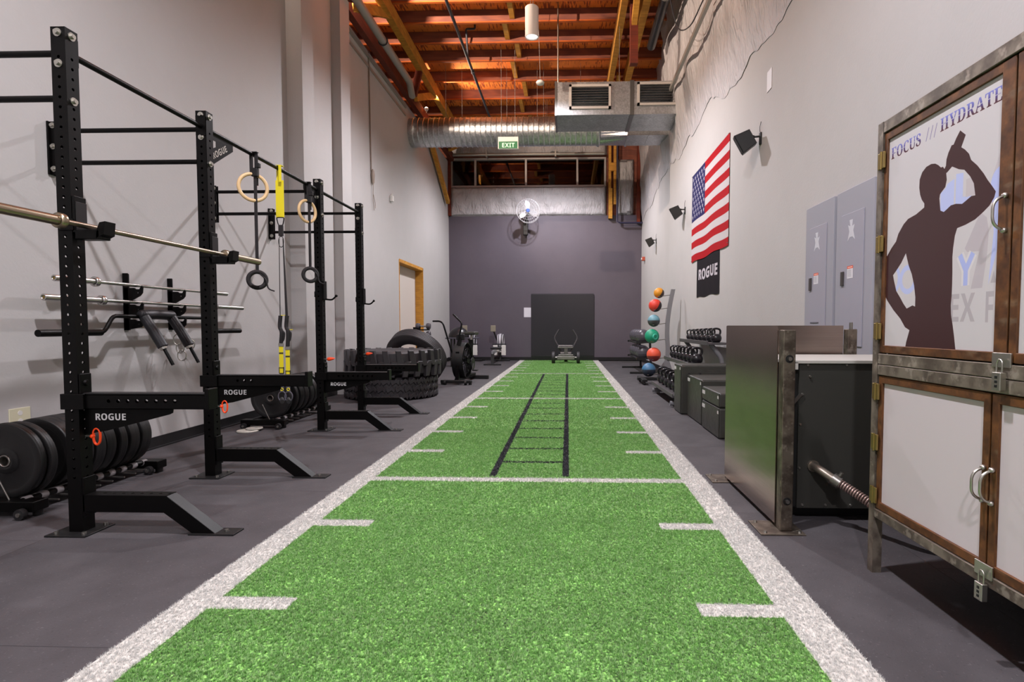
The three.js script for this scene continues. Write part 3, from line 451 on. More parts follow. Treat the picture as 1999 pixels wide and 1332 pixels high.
{
  const g = thing('bar_holder', 'black two-bracket bar holder screwed to the left wall', 'bar rack', [-3.74, 1.08, -4.95]);
  for (const z of [-4.68, -5.21]) {
    const b = part(g, 'bracket', [rb(-3.748, -3.738, 1.07, 1.55, z - 0.032, z + 0.032, 0.002, 1), rb(-3.74, -3.7, 1.07, 1.55, z + 0.026, z + 0.032, 0.002, 1)], M.black);
    for (const y of [1.415, 1.275, 1.15]) part(b, 'hook', poly([[-3.74, y + 0.01], [-3.65, y + 0.012], [-3.635, y + 0.0], [-3.605, y + 0.0], [-3.585, y + 0.03], [-3.575, y + 0.02], [-3.58, y - 0.03], [-3.6, y - 0.055], [-3.74, y - 0.13 + (y < 1.2 ? 0.05 : 0)]], 0.012, [ring(-3.62, y - 0.03, 0.006)]).translate(0, 0, z + 0.02), M.black);
    part(b, 'screw', [cyl([-3.738, 1.52, z], [-3.733, 1.52, z], 0.008, 0.008, 10), cyl([-3.738, 1.09, z], [-3.733, 1.09, z], 0.008, 0.008, 10)], M.zinc);
  }
  const s = thing('safety_squat_bar', 'black cambered safety squat bar with padded yoke on the wall holder', 'barbell', [-3.6, 1.1, -4.9]);
  const X = -3.6;
  part(s, 'bar_frame', pipe([[X, 1.055, -4.22], [X, 1.06, -4.27], [X, 1.185, -4.36], [X, 1.185, -5.52], [X, 1.055, -5.58], [X, 1.055, -5.64]], 0.016, 12, 0.035), M.black);
  part(s, 'sleeve', cyl([X, 1.055, -3.72], [X, 1.055, -4.24], 0.025, 0.025, 20), M.black); part(s, 'sleeve', cyl([X, 1.055, -5.6], [X, 1.055, -6.08], 0.025, 0.025, 20), M.black);
  const yk = part(s, 'yoke_pad', [tube([[X + 0.02, 1.2, -4.65], [X + 0.02, 1.205, -4.82], [X + 0.02, 1.2, -4.98]], 0.042, 24, 16), sph([X + 0.02, 1.2, -4.65], 0.044), sph([X + 0.02, 1.2, -4.98], 0.044)], M.pad, 'black vinyl yoke pad');
  for (const z of [-4.65, -4.98]) {
    part(yk, 'handle_pad', tube([[X + 0.03, 1.18, z], [X + 0.1, 1.06, z - 0.01], [X + 0.17, 0.93, z - 0.02]], 0.04, 20, 14), M.pad);
    part(yk, 'handle_bar', [cyl([X + 0.165, 0.94, z - 0.02], [X + 0.245, 0.775, z - 0.03], 0.014, 0.014, 12)], M.black); part(yk, 'pad_ring', cyl([X + 0.168, 0.925, z - 0.02], [X + 0.176, 0.908, z - 0.021], 0.03, 0.028, 16), M.zinc);
  }
  const k = thing('collar_clips', 'spring clips and collars hooked on the bar holder', 'clips', [-3.6, 0.9, -5.15]);
  for (const [y, z, r] of [[0.98, -5.12, 0.035], [0.9, -5.15, 0.032], [0.83, -5.17, 0.034], [0.93, -5.3, 0.032]]) part(k, 'clip', tor(r, 0.004, 6, 20).scale(1, 1.4, 1).rotateY(0.4).translate(-3.62, y, z), M.zinc);
}
// ---------- rings, straps ----------
function ringSet(label, z, turn, yTop, yc, loopY, r, turn2) {
  const g = thing('gym_ring', label, 'gym ring', [-2.6, 2.5, z], { group: null });
  part(g, 'wooden_ring', tor(r, 0.0145, 12, 48).rotateY(turn).translate(-2.6, yc, z), M.ringWood, 'pale wooden ring');
  part(g, 'strap', [bx(-2.63, -2.6, yc + r, 2.54, z - 0.05, z - 0.047).translate(0, 0, 0.04), bx(-2.6, -2.57, yc + 0.02, 2.545, z - 0.03, z - 0.027), bx(-2.63, -2.57, 2.541, 2.546, z - 0.045, z - 0.01)], M.strap);
  part(g, 'buckle', [rb(-2.61, -2.555, yc + r - 0.02, yc + r + 0.05, z - 0.02, z + 0.015, 0.006, 1), rb(-2.58, -2.54, yc + r + 0.05, yc + r + 0.09, z - 0.02, z + 0.01, 0.005, 1)], M.plastic);
  part(g, 'strap_tail', [bx(-2.595, -2.568, loopY + 0.07, yc + r, z - 0.004, z - 0.001), tor(0.066, 0.018, 8, 28).scale(1, 1, 1.1).rotateY(turn2).translate(-2.582, loopY, z), tube([[-2.56, loopY + 0.05, z], [-2.51, loopY, z], [-2.49, loopY - 0.07, z], [-2.44, loopY - 0.095, z]], 0.006, 16, 6)], M.strap, 'black webbing tail coiled into a loop');
  return g;
}
ringSet('wooden gym ring hanging from the rig just beyond the second post', -4.63, 0.75, 2.5, 2.25, 1.49, 0.108, 0.5);
ringSet('wooden gym ring hanging just before the third rig post', -5.6, 1.2, 2.5, 2.25, 1.62, 0.105, 0.6);
{
  const z = -5.07, X = -2.6, g = thing('suspension_trainer', 'yellow and black suspension straps hanging from the rig bar', 'straps', [X, 0.5, z]);
  const pg = (x0, x1, y0, y1, zz) => bx(x0, x1, y0, y1, zz - 0.002, zz + 0.002);
  part(g, 'yellow_anchor', [pg(X - 0.04, X + 0.034, 2.09, 2.42, z), pg(X - 0.04, X - 0.015, 2.4, 2.52, z - 0.02), pg(X + 0.005, X + 0.03, 2.4, 2.55, z + 0.03), bx(X - 0.04, X + 0.03, 2.545, 2.55, z - 0.02, z + 0.03)], M.yellow, 'yellow anchor strap');
  part(g, 'carabiner', tube([[X - 0.035, 2.085, z], [X + 0.03, 2.085, z], [X + 0.018, 2.02, z], [X - 0.02, 2.02, z]], 0.005, 24, 8, true, 0.2), M.black);
  part(g, 'equaliser', [rb(X - 0.02, X + 0.022, 1.92, 2.02, z - 0.01, z + 0.01, 0.004, 1), tor(0.035, 0.003, 6, 24).scale(0.7, 1.4, 1).translate(X, 1.87, z)], M.strap);
  for (const [s, yb, w] of [[-1, 0.93, 0.004], [1, 0.9, 0.012]]) {
    const x = X + s * 0.03 + 0.01;
    part(g, 'strap', [cyl([X + s * 0.018, 1.9, z], [x - 0.003, 1.2, z], 0.0025 + w / 6, w, 8), cyl([x - 0.003, 1.2, z], [x, 0.97, z], w, w, 8)], M.strap);
    part(g, 'strap_bundle', [tube([[x, 1.2, z], [x - 0.008, 1.1, z], [x + 0.012, 1.05, z + 0.01], [x, yb + 0.02, z]], 0.018, 20, 8), tube([[x + 0.01, 1.06, z], [x + 0.03, 1.04, z], [x + 0.02, 0.98, z], [x, 0.96, z]], 0.01, 16, 6)], M.strap);
    part(g, 'adjuster_tab', bx(x + 0.005, x + 0.05, 1.2 - (s > 0 ? 0.13 : 0), 1.206 - (s > 0 ? 0.13 : 0), z - 0.004, z + 0.004), M.yellow);
    const h = part(g, 'yellow_strap', [pg(x - 0.02, x + 0.018, yb - 0.26, yb, z)], M.yellow, 'yellow lower strap');
    part(h, 'stitched_patch', [bx(x - 0.024, x + 0.022, yb - 0.26, yb - 0.253, z - 0.004, z + 0.004), bx(x - 0.024, x + 0.022, yb - 0.21, yb - 0.203, z - 0.004, z + 0.004), bx(x - 0.024, x - 0.018, yb - 0.26, yb - 0.2, z - 0.004, z + 0.004), bx(x + 0.016, x + 0.022, yb - 0.26, yb - 0.2, z - 0.004, z + 0.004), pg(x - 0.02, x + 0.018, yb - 0.08, yb - 0.065, z + 0.001)], S(0x3a3410, 0.7));
    part(h, 'buckle', [rb(x - 0.024, x + 0.022, yb - 0.012, yb + 0.02, z - 0.006, z + 0.006, 0.003, 1)], M.zinc);
    part(g, 'foot_cradle', [pg(x - 0.018, x + 0.016, 0.5, yb - 0.26, z), tor(0.045, 0.006, 8, 24).scale(0.8, 1, 1).translate(x, 0.46, z)], S(0x55525c, 0.8)); part(g, 'cradle_grip', [cyl([x - 0.03, 0.43, z - 0.05], [x + 0.03, 0.42, z + 0.06], 0.018, 0.018, 14)], M.rubberBlack); part(g, 'grommet', tor(0.012, 0.004, 6, 16).translate(x, 0.525, z + 0.004), M.yellow);
  }
}
// ---------- bumper plates in floor racks ----------
const plateGeo = (w) => boxUV(merged(lathe([[0.026, -w / 2], [0.05, -w / 2], [0.055, -w / 2 + 0.004], [0.075, -w / 2 + 0.004], [0.08, -w / 2 + 0.012], [0.17, -w / 2 + 0.012], [0.18, -w / 2], [0.218, -w / 2], [0.225, -w / 2 + 0.007], [0.225, -0.003], [0.223, 0], [0.225, 0.003], [0.225, w / 2 - 0.007], [0.218, w / 2], [0.18, w / 2], [0.17, w / 2 - 0.012], [0.08, w / 2 - 0.012], [0.075, w / 2 - 0.004], [0.055, w / 2 - 0.004], [0.05, w / 2], [0.026, w / 2], [0.026, -w / 2]], 56).rotateX(Math.PI / 2)));
const hubGeo = (w) => boxUV(merged(lathe([[0.026, -w / 2 - 0.001], [0.038, -w / 2 - 0.001], [0.038, w / 2 + 0.001], [0.026, w / 2 + 0.001], [0.026, -w / 2 - 0.001]], 28).rotateX(Math.PI / 2)));
const plateG = {}, ORD = ['first', 'second', 'third', 'fourth', 'fifth', 'sixth', 'seventh', 'eighth', 'ninth', 'tenth', 'eleventh'];
const plateMats = [S(0x0d0b0c, 0.45, 0, { bumpMap: T.rubberB, bumpScale: 0.0005 }), S(0x141213, 0.5, 0, { bumpMap: T.rubberB, bumpScale: 0.0005 }), S(0x090809, 0.42, 0, { bumpMap: T.rubberB, bumpScale: 0.0005 })];
function plateRack(label, where, x, zs, y, xs, z0, z1, mats) {
  const g = thing('plate_rack', label, 'plate rack', [x, 0, (z0 + z1) / 2]);
  for (const z of [z0, z1]) {
    const ft = part(g, 'cross_foot', rb(x - 0.24, x + 0.24, 0.035, 0.095, z - 0.05, z + 0.05, 0.006, 2), M.black);
    for (const s of [-1, 1]) { part(ft, 'caster', [cyl([x + s * 0.19, 0.032, z + 0.06], [x + s * 0.19, 0.032, z + 0.09], 0.031, 0.031, 18)], M.rubberBlack); part(ft, 'caster_hub', cyl([x + s * 0.19, 0.032, z + 0.088], [x + s * 0.19, 0.032, z + 0.096], 0.012, 0.012, 12), M.zinc); part(ft, 'rubber_foot', cyl([x + s * 0.2, 0, z - 0.02], [x + s * 0.2, 0.036, z - 0.02], 0.025, 0.025, 14), M.rubberBlack); }
  }
  for (const s of [-1, 1]) part(g, 'rail', cyl([x + s * 0.12, 0.083, z0], [x + s * 0.12, 0.083, z1], 0.018, 0.018, 12), M.black);
  const n = zs.length;
  for (let k = 0; k <= n; k++) { const z = z0 + (z1 - z0) * (k + 0.35) / (n + 0.7); part(g, 'divider', cyl([x + 0.12, 0.083, z - 0.022], [x + 0.12, 0.083, z + 0.022], 0.022, 0.022, 14), S(0x8f8a8c, 0.5)); part(g, 'cross_rod', cyl([x - 0.2, 0.055, z], [x + 0.22, 0.055, z], 0.006, 0.006, 8), M.steel); }
  part(g, 'stop_rod', [cyl([x + 0.06, 0.095, z0 + 0.01], [x - 0.01, 0.26, z0 + 0.02], 0.005, 0.005, 8)], M.steel);
  zs.forEach(([z, w, mi], i) => {
    if (!plateG[w]) plateG[w] = [plateGeo(w), hubGeo(w)];
    const p = thing('bumper_plate', 'black bumper plate, ' + ORD[i] + ' from the camera in ' + where, 'weight plate', [x + xs(i), y, z], { world: false, group: 'bumper plates in ' + where });
    const m = new THREE.Mesh(plateG[w][0], plateMats[mi]); m.name = 'plate_body'; p.add(m);
    const h = new THREE.Mesh(plateG[w][1], M.steel); h.name = 'steel_hub'; p.add(h); p.rotation.z = R(-0.5, 0.5);
  });
}
plateRack('low black plate rack on casters beside the nearest rig posts', 'the nearer floor rack', -3.3, [[-3.2, 0.045, 0], [-3.25, 0.045, 1], [-3.41, 0.085, 0], [-3.5, 0.085, 1], [-3.6, 0.075, 1], [-3.69, 0.08, 2], [-3.79, 0.055, 0], [-3.9, 0.085, 1], [-4.01, 0.09, 1]], 0.308, () => R(-0.01, 0.01), -3.14, -4.12);
plateRack('low black plate rack on casters beside the third rig post', 'the farther floor rack', -3.29, [[-6.14, 0.055, 1], [-6.3, 0.05, 0], [-6.42, 0.085, 2], [-6.54, 0.085, 1], [-6.66, 0.085, 0], [-6.78, 0.085, 2], [-6.92, 0.09, 0]], 0.308, () => R(-0.01, 0.01), -5.98, -7.08);
for (const [x, y, z, r, c, l] of [[-3.36, 0, -5.78, 0.105, 0xb5b0a6, 'pale grey change plate flat on the floor by the far plate rack'], [-3.32, 0.016, -5.83, 0.08, 0x9a968e, 'small grey change plate lying on another plate by the far rack']]) { const p = thing('change_plate', l, 'weight plate', [x, y, z], { world: false }); part(p, 'plate_body', lathe([[0.026, 0.0], [r, 0], [r + 0.003, 0.004], [r, 0.015], [r - 0.02, 0.016], [r - 0.025, 0.012], [0.045, 0.012], [0.042, 0.016], [0.026, 0.016], [0.026, 0]], 40), S(c, 0.5)); }
// ---------- tyres ----------
function tyreBody(Rr, W, ri, groove = 0) { const h = W / 2, pr = [[ri, -h * 0.62], [ri + 0.03, -h * 0.8], [(ri + Rr) / 2, -h], [Rr - 0.07, -h * 0.95], [Rr - 0.015, -h * 0.8]]; const n = groove || 1; for (let i = 0; i < n; i++) { const a = -h * 0.78 + 1.56 * h * i / n, b = -h * 0.78 + 1.56 * h * (i + 1) / n; pr.push([Rr, a + 0.004], [Rr, b - 0.008]); if (groove) pr.push([Rr - 0.012, b - 0.006], [Rr - 0.012, b]); } pr.push([Rr - 0.015, h * 0.8], [Rr - 0.07, h * 0.95], [(ri + Rr) / 2, h], [ri + 0.03, h * 0.8], [ri, h * 0.62], [ri + 0.02, h * 0.4], [Rr - 0.05, h * 0.35], [Rr - 0.05, -h * 0.35], [ri + 0.02, -h * 0.4], [ri, -h * 0.62]); return lathe(pr, 72); }
{
  const t1 = thing('tractor_tyre', 'lower flat-lying tyre with zigzag block tread', 'tyre', [-2.8, 0, -8.87], { world: false });
  part(t1, 'tyre_carcass', tyreBody(0.7, 0.35, 0.34).translate(0, 0.175, 0), M.tyre);
  const blk = boxUV(clean(poly([[-0.045, -0.05], [0.015, -0.012], [0.045, -0.05], [0.06, -0.01], [0.02, 0.045], [-0.03, 0.005], [-0.06, 0.035], [-0.068, 0.0]], 0.024, [], 0.004)));
  for (let row = 0; row < 3; row++) for (let k = 0; k < 34; k++) { const a = (k + row * 0.5) / 34 * Math.PI * 2, m = new THREE.Mesh(blk, M.tyre); m.name = 'tread_block'; m.position.set(0.69 * Math.sin(a), 0.065 + row * 0.11, 0.69 * Math.cos(a)); m.rotation.y = a; t1.add(m); }
  const t2 = thing('tractor_tyre', 'upper flat-lying tractor tyre with slanted lugs', 'tyre', [-2.77, 0.352, -8.87], { world: false });
  part(t2, 'tyre_carcass', tyreBody(0.69, 0.39, 0.34).translate(0, 0.195, 0), M.tyre);
  const lug = boxUV(clean(poly([[-0.03, -0.19], [0.03, -0.19], [0.075, 0.0], [0.085, 0.03], [0.02, 0.03], [-0.01, 0]], 0.05, [], 0.008)));
  for (let k = 0; k < 24; k++) for (const s of [0, 1]) { const a = (k + s * 0.5) / 24 * Math.PI * 2, m = new THREE.Mesh(lug, M.tyre); m.name = 'tread_lug'; m.position.set(0.685 * Math.sin(a), 0.195, 0.685 * Math.cos(a)); m.rotation.order = 'YXZ'; m.rotation.y = a; m.scale.y = s ? -1 : 1; t2.add(m); }
  const t3 = thing('truck_tyre', 'ribbed truck tyre standing up behind the tyre stack', 'tyre', [-2.82, 0, -10.4], { world: false });
  part(t3, 'tyre_carcass', tyreBody(0.56, 0.26, 0.34, 6).rotateX(Math.PI / 2).rotateY(-0.2).rotateX(0.6).translate(0, 0.54, 0), M.tyre);
}

// ================= BACK WALL THINGS =================
{
  const p = thing('padded_mat', 'tall black rubber wall pad behind the turf end', 'wall pad', [-0.17, 0, -18.33]);
  part(p, 'pad_sheet', rb(-1.19, 0.85, 0.16, 2.14, -18.345, -18.31, 0.006, 1), S(0x1f1b22, 0.55, 0, { bumpMap: T.rubberB, bumpScale: 0.0008 }));
  part(p, 'kick_strip', rb(-1.19, 0.85, 0, 0.155, -18.345, -18.305, 0.004, 1), S(0x161616, 0.35));
  part(p, 'top_batten', rb(-1.19, 0.83, 2.14, 2.17, -18.345, -18.31, 0.004, 1), S(0x2c272f, 0.5));
  const n = thing('paper_notice', 'white paper notice taped left of the black wall pad', 'notice', [-1.31, 1.55, -18.34]); part(n, 'paper_sheet', bx(-1.43, -1.2, 1.41, 1.72, -18.345, -18.349), S(0xd6d1da, 0.7));
  const f = thing('mounted_fan', 'white wall fan with wire guard high on the slate wall', 'fan', [-1.25, 4.7, -18.3]);
  const c = [-1.245, 4.713, -17.75], wires = [];
  for (const z of [0.06, -0.1]) wires.push(tor(0.36, 0.006, 6, 48).translate(c[0], c[1], c[2] + z)); for (const r of [0.12, 0.2, 0.28]) wires.push(tor(r, 0.0025, 5, 36).translate(c[0], c[1], c[2] + 0.085));
  for (let k = 0; k < 30; k++) { const a = k / 30 * Math.PI * 2, e = [c[0] + 0.36 * Math.cos(a), c[1] + 0.36 * Math.sin(a)]; wires.push(tube([[c[0] + 0.06 * Math.cos(a), c[1] + 0.06 * Math.sin(a), c[2] + 0.09], [c[0] + 0.25 * Math.cos(a), c[1] + 0.25 * Math.sin(a), c[2] + 0.085], [e[0], e[1], c[2] + 0.06], [e[0], e[1], c[2] - 0.1]], 0.0022, 8, 4)); }
  part(f, 'guard', wires, S(0xb9b8bd, 0.4));
  for (let k = 0; k < 3; k++) part(f, 'blade', poly([[0.02, -0.03], [0.2, -0.1], [0.32, -0.06], [0.33, 0.05], [0.2, 0.09], [0.02, 0.03]], 0.004).rotateX(0.4).rotateZ(1.7 + k * 2.094).translate(...c), S(0xb4b1b6, 0.35));
  part(f, 'hub_badge', cyl([c[0], c[1], c[2] + 0.08], [c[0], c[1], c[2] + 0.1], 0.06, 0.05, 24), S(0x36539a, 0.4));
  part(f, 'motor', [cyl([c[0], c[1], c[2] - 0.05], [c[0], c[1], c[2] - 0.26], 0.09, 0.07, 24)], S(0x77747a, 0.5));
  part(f, 'wall_bracket', [rb(c[0] - 0.19, c[0] - 0.03, 4.02, 4.42, -18.08, -18.2, 0.02, 2), cyl([c[0] - 0.03, c[1] - 0.05, c[2] - 0.2], [c[0] - 0.11, 4.36, -18.12], 0.035, 0.04, 14), rb(c[0] - 0.16, c[0] - 0.06, 4.1, 4.4, -18.15, -18.345, 0.01, 1)], M.dark, 'black motor box and arm');
  const ex = thing('exit_sign', 'white and green exit sign hanging before the round duct', 'sign', [-1.345, 5.1, -12.8]);
  part(ex, 'sign_housing', rb(-1.575, -1.114, 5.09, 5.36, -12.8, -12.87, 0.008, 1), M.whiteGloss);
  const ft = canvas(512, 192, (g, w, h) => { g.fillStyle = '#0f6a3c'; g.fillRect(0, 0, w, h); g.fillStyle = '#c9f4d8'; g.font = 'bold 170px sans-serif'; g.textAlign = 'center'; g.textBaseline = 'middle'; g.fillText('EXIT', w / 2, h / 2 + 6); });
  part(ex, 'sign_face', new THREE.PlaneGeometry(0.42, 0.155).translate(-1.345, 5.175, -12.797), S(0xffffff, 0.5, 0, { map: ft, emissive: 0xffffff, emissiveMap: ft, emissiveIntensity: 0.55 }), 'green lit face', true);
  part(ex, 'hanger', [cyl([-1.5, 5.35, -12.83], [-1.5, ROOF, -12.83], 0.004, 0.004, 6), cyl([-1.19, 5.35, -12.83], [-1.19, ROOF, -12.83], 0.004, 0.004, 6)], M.wire);
}
// ================= LEFT WALL SMALL THINGS =================
{
  const o = thing('outlet_plate', 'cream outlet cover plate low on the left wall', 'outlet', [-3.745, 0.48, -3.71]); part(o, 'cover', rb(-3.75, -3.742, 0.42, 0.545, -3.64, -3.79, 0.003, 1), M.cream); part(o, 'socket', [cyl([-3.742, 0.455, -3.715], [-3.7405, 0.455, -3.715], 0.017, 0.017, 16), cyl([-3.742, 0.51, -3.715], [-3.7405, 0.51, -3.715], 0.017, 0.017, 16)], M.white);
  const c = thing('cord_conduit', 'thin conduit ending in a dangling cord on the left wall', 'conduit', [-3.85, 3.4, -11.05]); part(c, 'conduit_run', cyl([-3.85, 6.4, -11], [-3.85, 4.15, -11.06], 0.012, 0.012, 8), S(0x7b6a5e, 0.6)); part(c, 'cord_grip', lathe([[0, -0.16], [0.03, -0.1], [0.042, 0.04], [0.03, 0.12], [0.012, 0.16]], 14).translate(-3.83, 4.03, -11.09), S(0x8d7f74, 0.6)); part(c, 'dangling_cord', [tube([[-3.83, 3.9, -11.1], [-3.84, 3.65, -11.12], [-3.83, 3.4, -11.15]], 0.006, 12, 6), tube([[-3.83, 3.7, -11.11], [-3.83, 3.55, -11.2], [-3.83, 3.45, -11.2]], 0.006, 12, 6)], S(0x8d7f74, 0.6));
  const s = thing('corner_sensor', 'small white corner sensor on the left wall above the door', 'sensor', [-3.84, 3.88, -12.3]); part(s, 'sensor_body', rb(-3.868, -3.8, 3.82, 3.95, -12.25, -12.34, 0.015, 2), M.white); part(s, 'sensor_mount', cyl([-3.868, 3.94, -12.3], [-3.82, 3.99, -12.3], 0.015, 0.02, 10), M.white);
}
// ================= MACHINES AT THE FAR LEFT =================
{
  const b = thing('air_bike', 'black air bike with caged fan wheel beyond the tyres', 'exercise bike', [-2.06, 0, -11.1], { turn: -0.1, world: false });
  const fc = [0, 0.44, 0.12], cage = []; for (const x of [-0.1, 0.1]) { for (const r of [0.34, 0.24, 0.13]) cage.push(tor(r, r > 0.3 ? 0.011 : 0.004, 8, 40).rotateY(Math.PI / 2).translate(x, fc[1], fc[2])); for (let k = 0; k < 20; k++) { const a = k / 20 * 6.283; cage.push(cyl([x, fc[1] + 0.08 * Math.sin(a), fc[2] + 0.08 * Math.cos(a)], [x, fc[1] + 0.34 * Math.sin(a), fc[2] + 0.34 * Math.cos(a)], 0.003, 0.003, 5)); } }
  part(b, 'fan_cage', cage, M.black);
  for (let k = 0; k < 10; k++) part(b, 'fan_blade', bx(-0.07, 0.07, 0.1, 0.31, -0.003, 0.003).rotateX(k * 0.628).translate(...fc), S(0x6d6870, 0.4, 0.5));
  part(b, 'rim_band', lathe([[0.345, -0.1], [0.352, -0.1], [0.352, 0.1], [0.345, 0.1]], 48).rotateZ(Math.PI / 2).translate(...fc), M.dark);
  part(b, 'crank_guard', [cyl([-0.13, 0.36, -0.12], [-0.16, 0.36, -0.12], 0.12, 0.12, 28), cyl([0.13, 0.36, -0.12], [0.16, 0.36, -0.12], 0.12, 0.12, 28)], M.dark);
  part(b, 'frame', [beam([0, 0.1, 0.45], [0, 0.62, 0.4], 0.07, 0.07), beam([0, 0.08, 0.5], [0, 0.1, -0.75], 0.08, 0.06), beam([0, 0.12, -0.35], [0, 0.82, -0.55], 0.07, 0.09), beam([-0.12, 0.36, -0.15], [-0.12, 0.44, 0.2], 0.02, 0.08), beam([0.12, 0.36, -0.15], [0.12, 0.44, 0.2], 0.02, 0.08), beam([0, 0.6, 0.35], [0, 0.9, 0.22], 0.05, 0.05)], M.black);
  part(b, 'seat', rb(-0.12, 0.12, 0.93, 1.0, -0.72, -0.42, 0.03, 3), M.vinyl); part(b, 'seat_post', cyl([0, 0.8, -0.55], [0, 0.95, -0.57], 0.028, 0.028, 12), M.steel);
  part(b, 'console', rb(-0.08, 0.08, 0.84, 0.95, 0.2, 0.25, 0.012, 2), M.plastic);
  part(b, 'front_foot', [rb(-0.3, 0.3, 0.03, 0.09, 0.48, 0.56, 0.015, 2), cyl([-0.22, 0.04, 0.58], [-0.18, 0.04, 0.58], 0.04, 0.04, 14), cyl([0.18, 0.04, 0.58], [0.22, 0.04, 0.58], 0.04, 0.04, 14), cyl([-0.27, 0, 0.52], [-0.27, 0.03, 0.52], 0.03, 0.03), cyl([0.27, 0, 0.52], [0.27, 0.03, 0.52], 0.03, 0.03)], M.dark); part(b, 'rear_foot', [rb(-0.32, 0.32, 0, 0.08, -0.78, -0.7, 0.015, 2)], M.dark);
  for (const s of [-1, 1]) {
    part(b, 'handle_arm', s < 0 ? pipe([[-0.15, 0.4, -0.05], [-0.25, 0.6, 0.0], [-0.42, 1.16, 0.0], [-0.5, 1.21, -0.05], [-0.66, 1.21, -0.08]], 0.017, 10, 0.05) : pipe([[0.15, 0.4, -0.05], [-0.06, 0.66, 0.3], [0.03, 1.17, 0.22], [-0.18, 1.34, 0.1]], 0.017, 10, 0.05), M.black);
    part(b, 'pedal', [beam([s * 0.17, 0.36, -0.12], [s * 0.17, 0.36 - s * 0.12, -0.02], 0.02, 0.03), rb(s * 0.18, s * 0.28, 0.345 - s * 0.12, 0.37 - s * 0.12, -0.06, 0.04, 0.008, 1)], M.plastic);
  }
  const rower = (label, x, z) => {
    const g = thing('rowing_machine', label, 'rower', [x, 0, z], { world: false, group: 'rowing machines by the back wall' });
    const w = part(g, 'flywheel', [lathe([[0, -0.07], [0.2, -0.07], [0.25, -0.05], [0.25, 0.05], [0.2, 0.07], [0, 0.07]], 36).rotateZ(Math.PI / 2).translate(0, 0.62, -0.85)], M.dark); part(w, 'flywheel_band', [tor(0.225, 0.018, 8, 36).rotateY(Math.PI / 2).translate(-0.075, 0.62, -0.85), tor(0.225, 0.018, 8, 36).rotateY(Math.PI / 2).translate(0.075, 0.62, -0.85), lathe([[0.255, -0.035], [0.256, 0.035]], 36).rotateZ(Math.PI / 2).translate(0, 0.62, -0.85)], S(0xb9b5bb, 0.4));
    part(g, 'monorail', [beam([0, 0.36, 1.15], [0, 0.4, -0.6], 0.06, 0.08)], S(0xb4b2b8, 0.35, 0.8)); part(g, 'seat', rb(-0.16, 0.16, 0.42, 0.49, 0.2, 0.44, 0.03, 2), M.rubberBlack); part(g, 'seat_carriage', rb(-0.1, 0.1, 0.37, 0.43, 0.24, 0.4, 0.01, 1), M.white);
    part(g, 'rear_leg', [beam([0, 0.36, 1.1], [0, 0.03, 1.16], 0.09, 0.05), rb(-0.25, 0.25, 0, 0.04, 1.13, 1.2, 0.012, 1)], M.dark); part(g, 'front_leg', [beam([0, 0.5, -0.85], [0, 0.04, -0.78], 0.06, 0.06), rb(-0.3, 0.3, 0, 0.05, -0.82, -0.74, 0.012, 1)], M.dark);
    part(g, 'foot_stretcher', [rb(-0.2, -0.06, 0.2, 0.52, -0.52, -0.48, 0.01, 1), rb(0.06, 0.2, 0.2, 0.52, -0.52, -0.48, 0.01, 1), bx(-0.2, 0.2, 0.3, 0.34, -0.55, -0.51)], M.white);
    part(g, 'monitor_arm', [cyl([-0.08, 0.6, -0.75], [-0.2, 0.98, -0.6], 0.022, 0.022, 12)], M.dark); part(g, 'monitor', rb(-0.29, -0.13, 0.94, 1.14, -0.63, -0.57, 0.015, 2), S(0x8c8474, 0.5)); part(g, 'handle', cyl([-0.22, 0.55, -0.5], [0.22, 0.55, -0.5], 0.016, 0.016, 12), M.rubberBlack);
    return g;
  };
  rower('black and grey rowing machine right of the other, next to the turf', -2.15, -17.15); rower('rowing machine half hidden behind the air bike', -3.05, -17.15);
  const d = thing('balance_dome', 'black half-dome balance trainer on a stand behind the air bike', 'balance trainer', [-2.95, 0, -15.6], { world: false });
  part(d, 'dome', new THREE.SphereGeometry(0.29, 32, 16, 0, 6.2832, 0, Math.PI / 2).translate(-0.08, 0.8, 0), S(0x141116, 0.35)); part(d, 'platform', [rb(-0.4, 0.45, 0.765, 0.8, -0.3, 0.3, 0.01, 1)], S(0x4a4852, 0.4)); part(d, 'stand', [cyl([-0.25, 0, 0.2], [-0.25, 0.77, 0.2], 0.025, 0.025), cyl([0.25, 0, 0.2], [0.25, 0.77, 0.2], 0.025, 0.025), cyl([-0.25, 0, -0.2], [-0.25, 0.77, -0.2], 0.025, 0.025), cyl([0.25, 0, -0.2], [0.25, 0.77, -0.2], 0.025, 0.025)], M.dark);
  const st = thing('dumbbell_stand', 'small black two-tier stand before the amber door frame', 'stand', [-3.05, 0, -11.7], { world: false });
  part(st, 'column', [rb(-0.1, -0.04, 0, 1.12, -0.05, 0.05, 0.006, 1), rb(-0.25, 0.25, 0, 0.05, -0.2, 0.2, 0.01, 1)], M.black); for (const y of [0.85, 1.02]) part(st, 'shelf', [rb(-0.16, 0.14, y, y + 0.025, -0.1, 0.1, 0.004, 1), rb(-0.16, -0.14, y, y + 0.07, -0.1, 0.1, 0.003, 1)], M.black);
  for (const [y, n] of [[0.875, 'lower'], [1.045, 'upper']]) { const q = thing('dumbbell', 'round grey dumbbell on the ' + n + ' tier of the small stand', 'dumbbell', [-3.02, y + 0.065, -11.7], { world: false, group: 'dumbbells on the small stand' }); for (const s of [-1, 1]) part(q, 'head', lathe([[0, -0.04], [0.055, -0.04], [0.064, -0.025], [0.064, 0.025], [0.055, 0.04], [0, 0.04]], 24).rotateZ(Math.PI / 2).translate(s * 0.11, 0, 0), S(0x4c484e, 0.4)); part(q, 'grip', cyl([-0.08, 0, 0], [0.08, 0, 0], 0.016, 0.016, 12), M.chrome); }
}
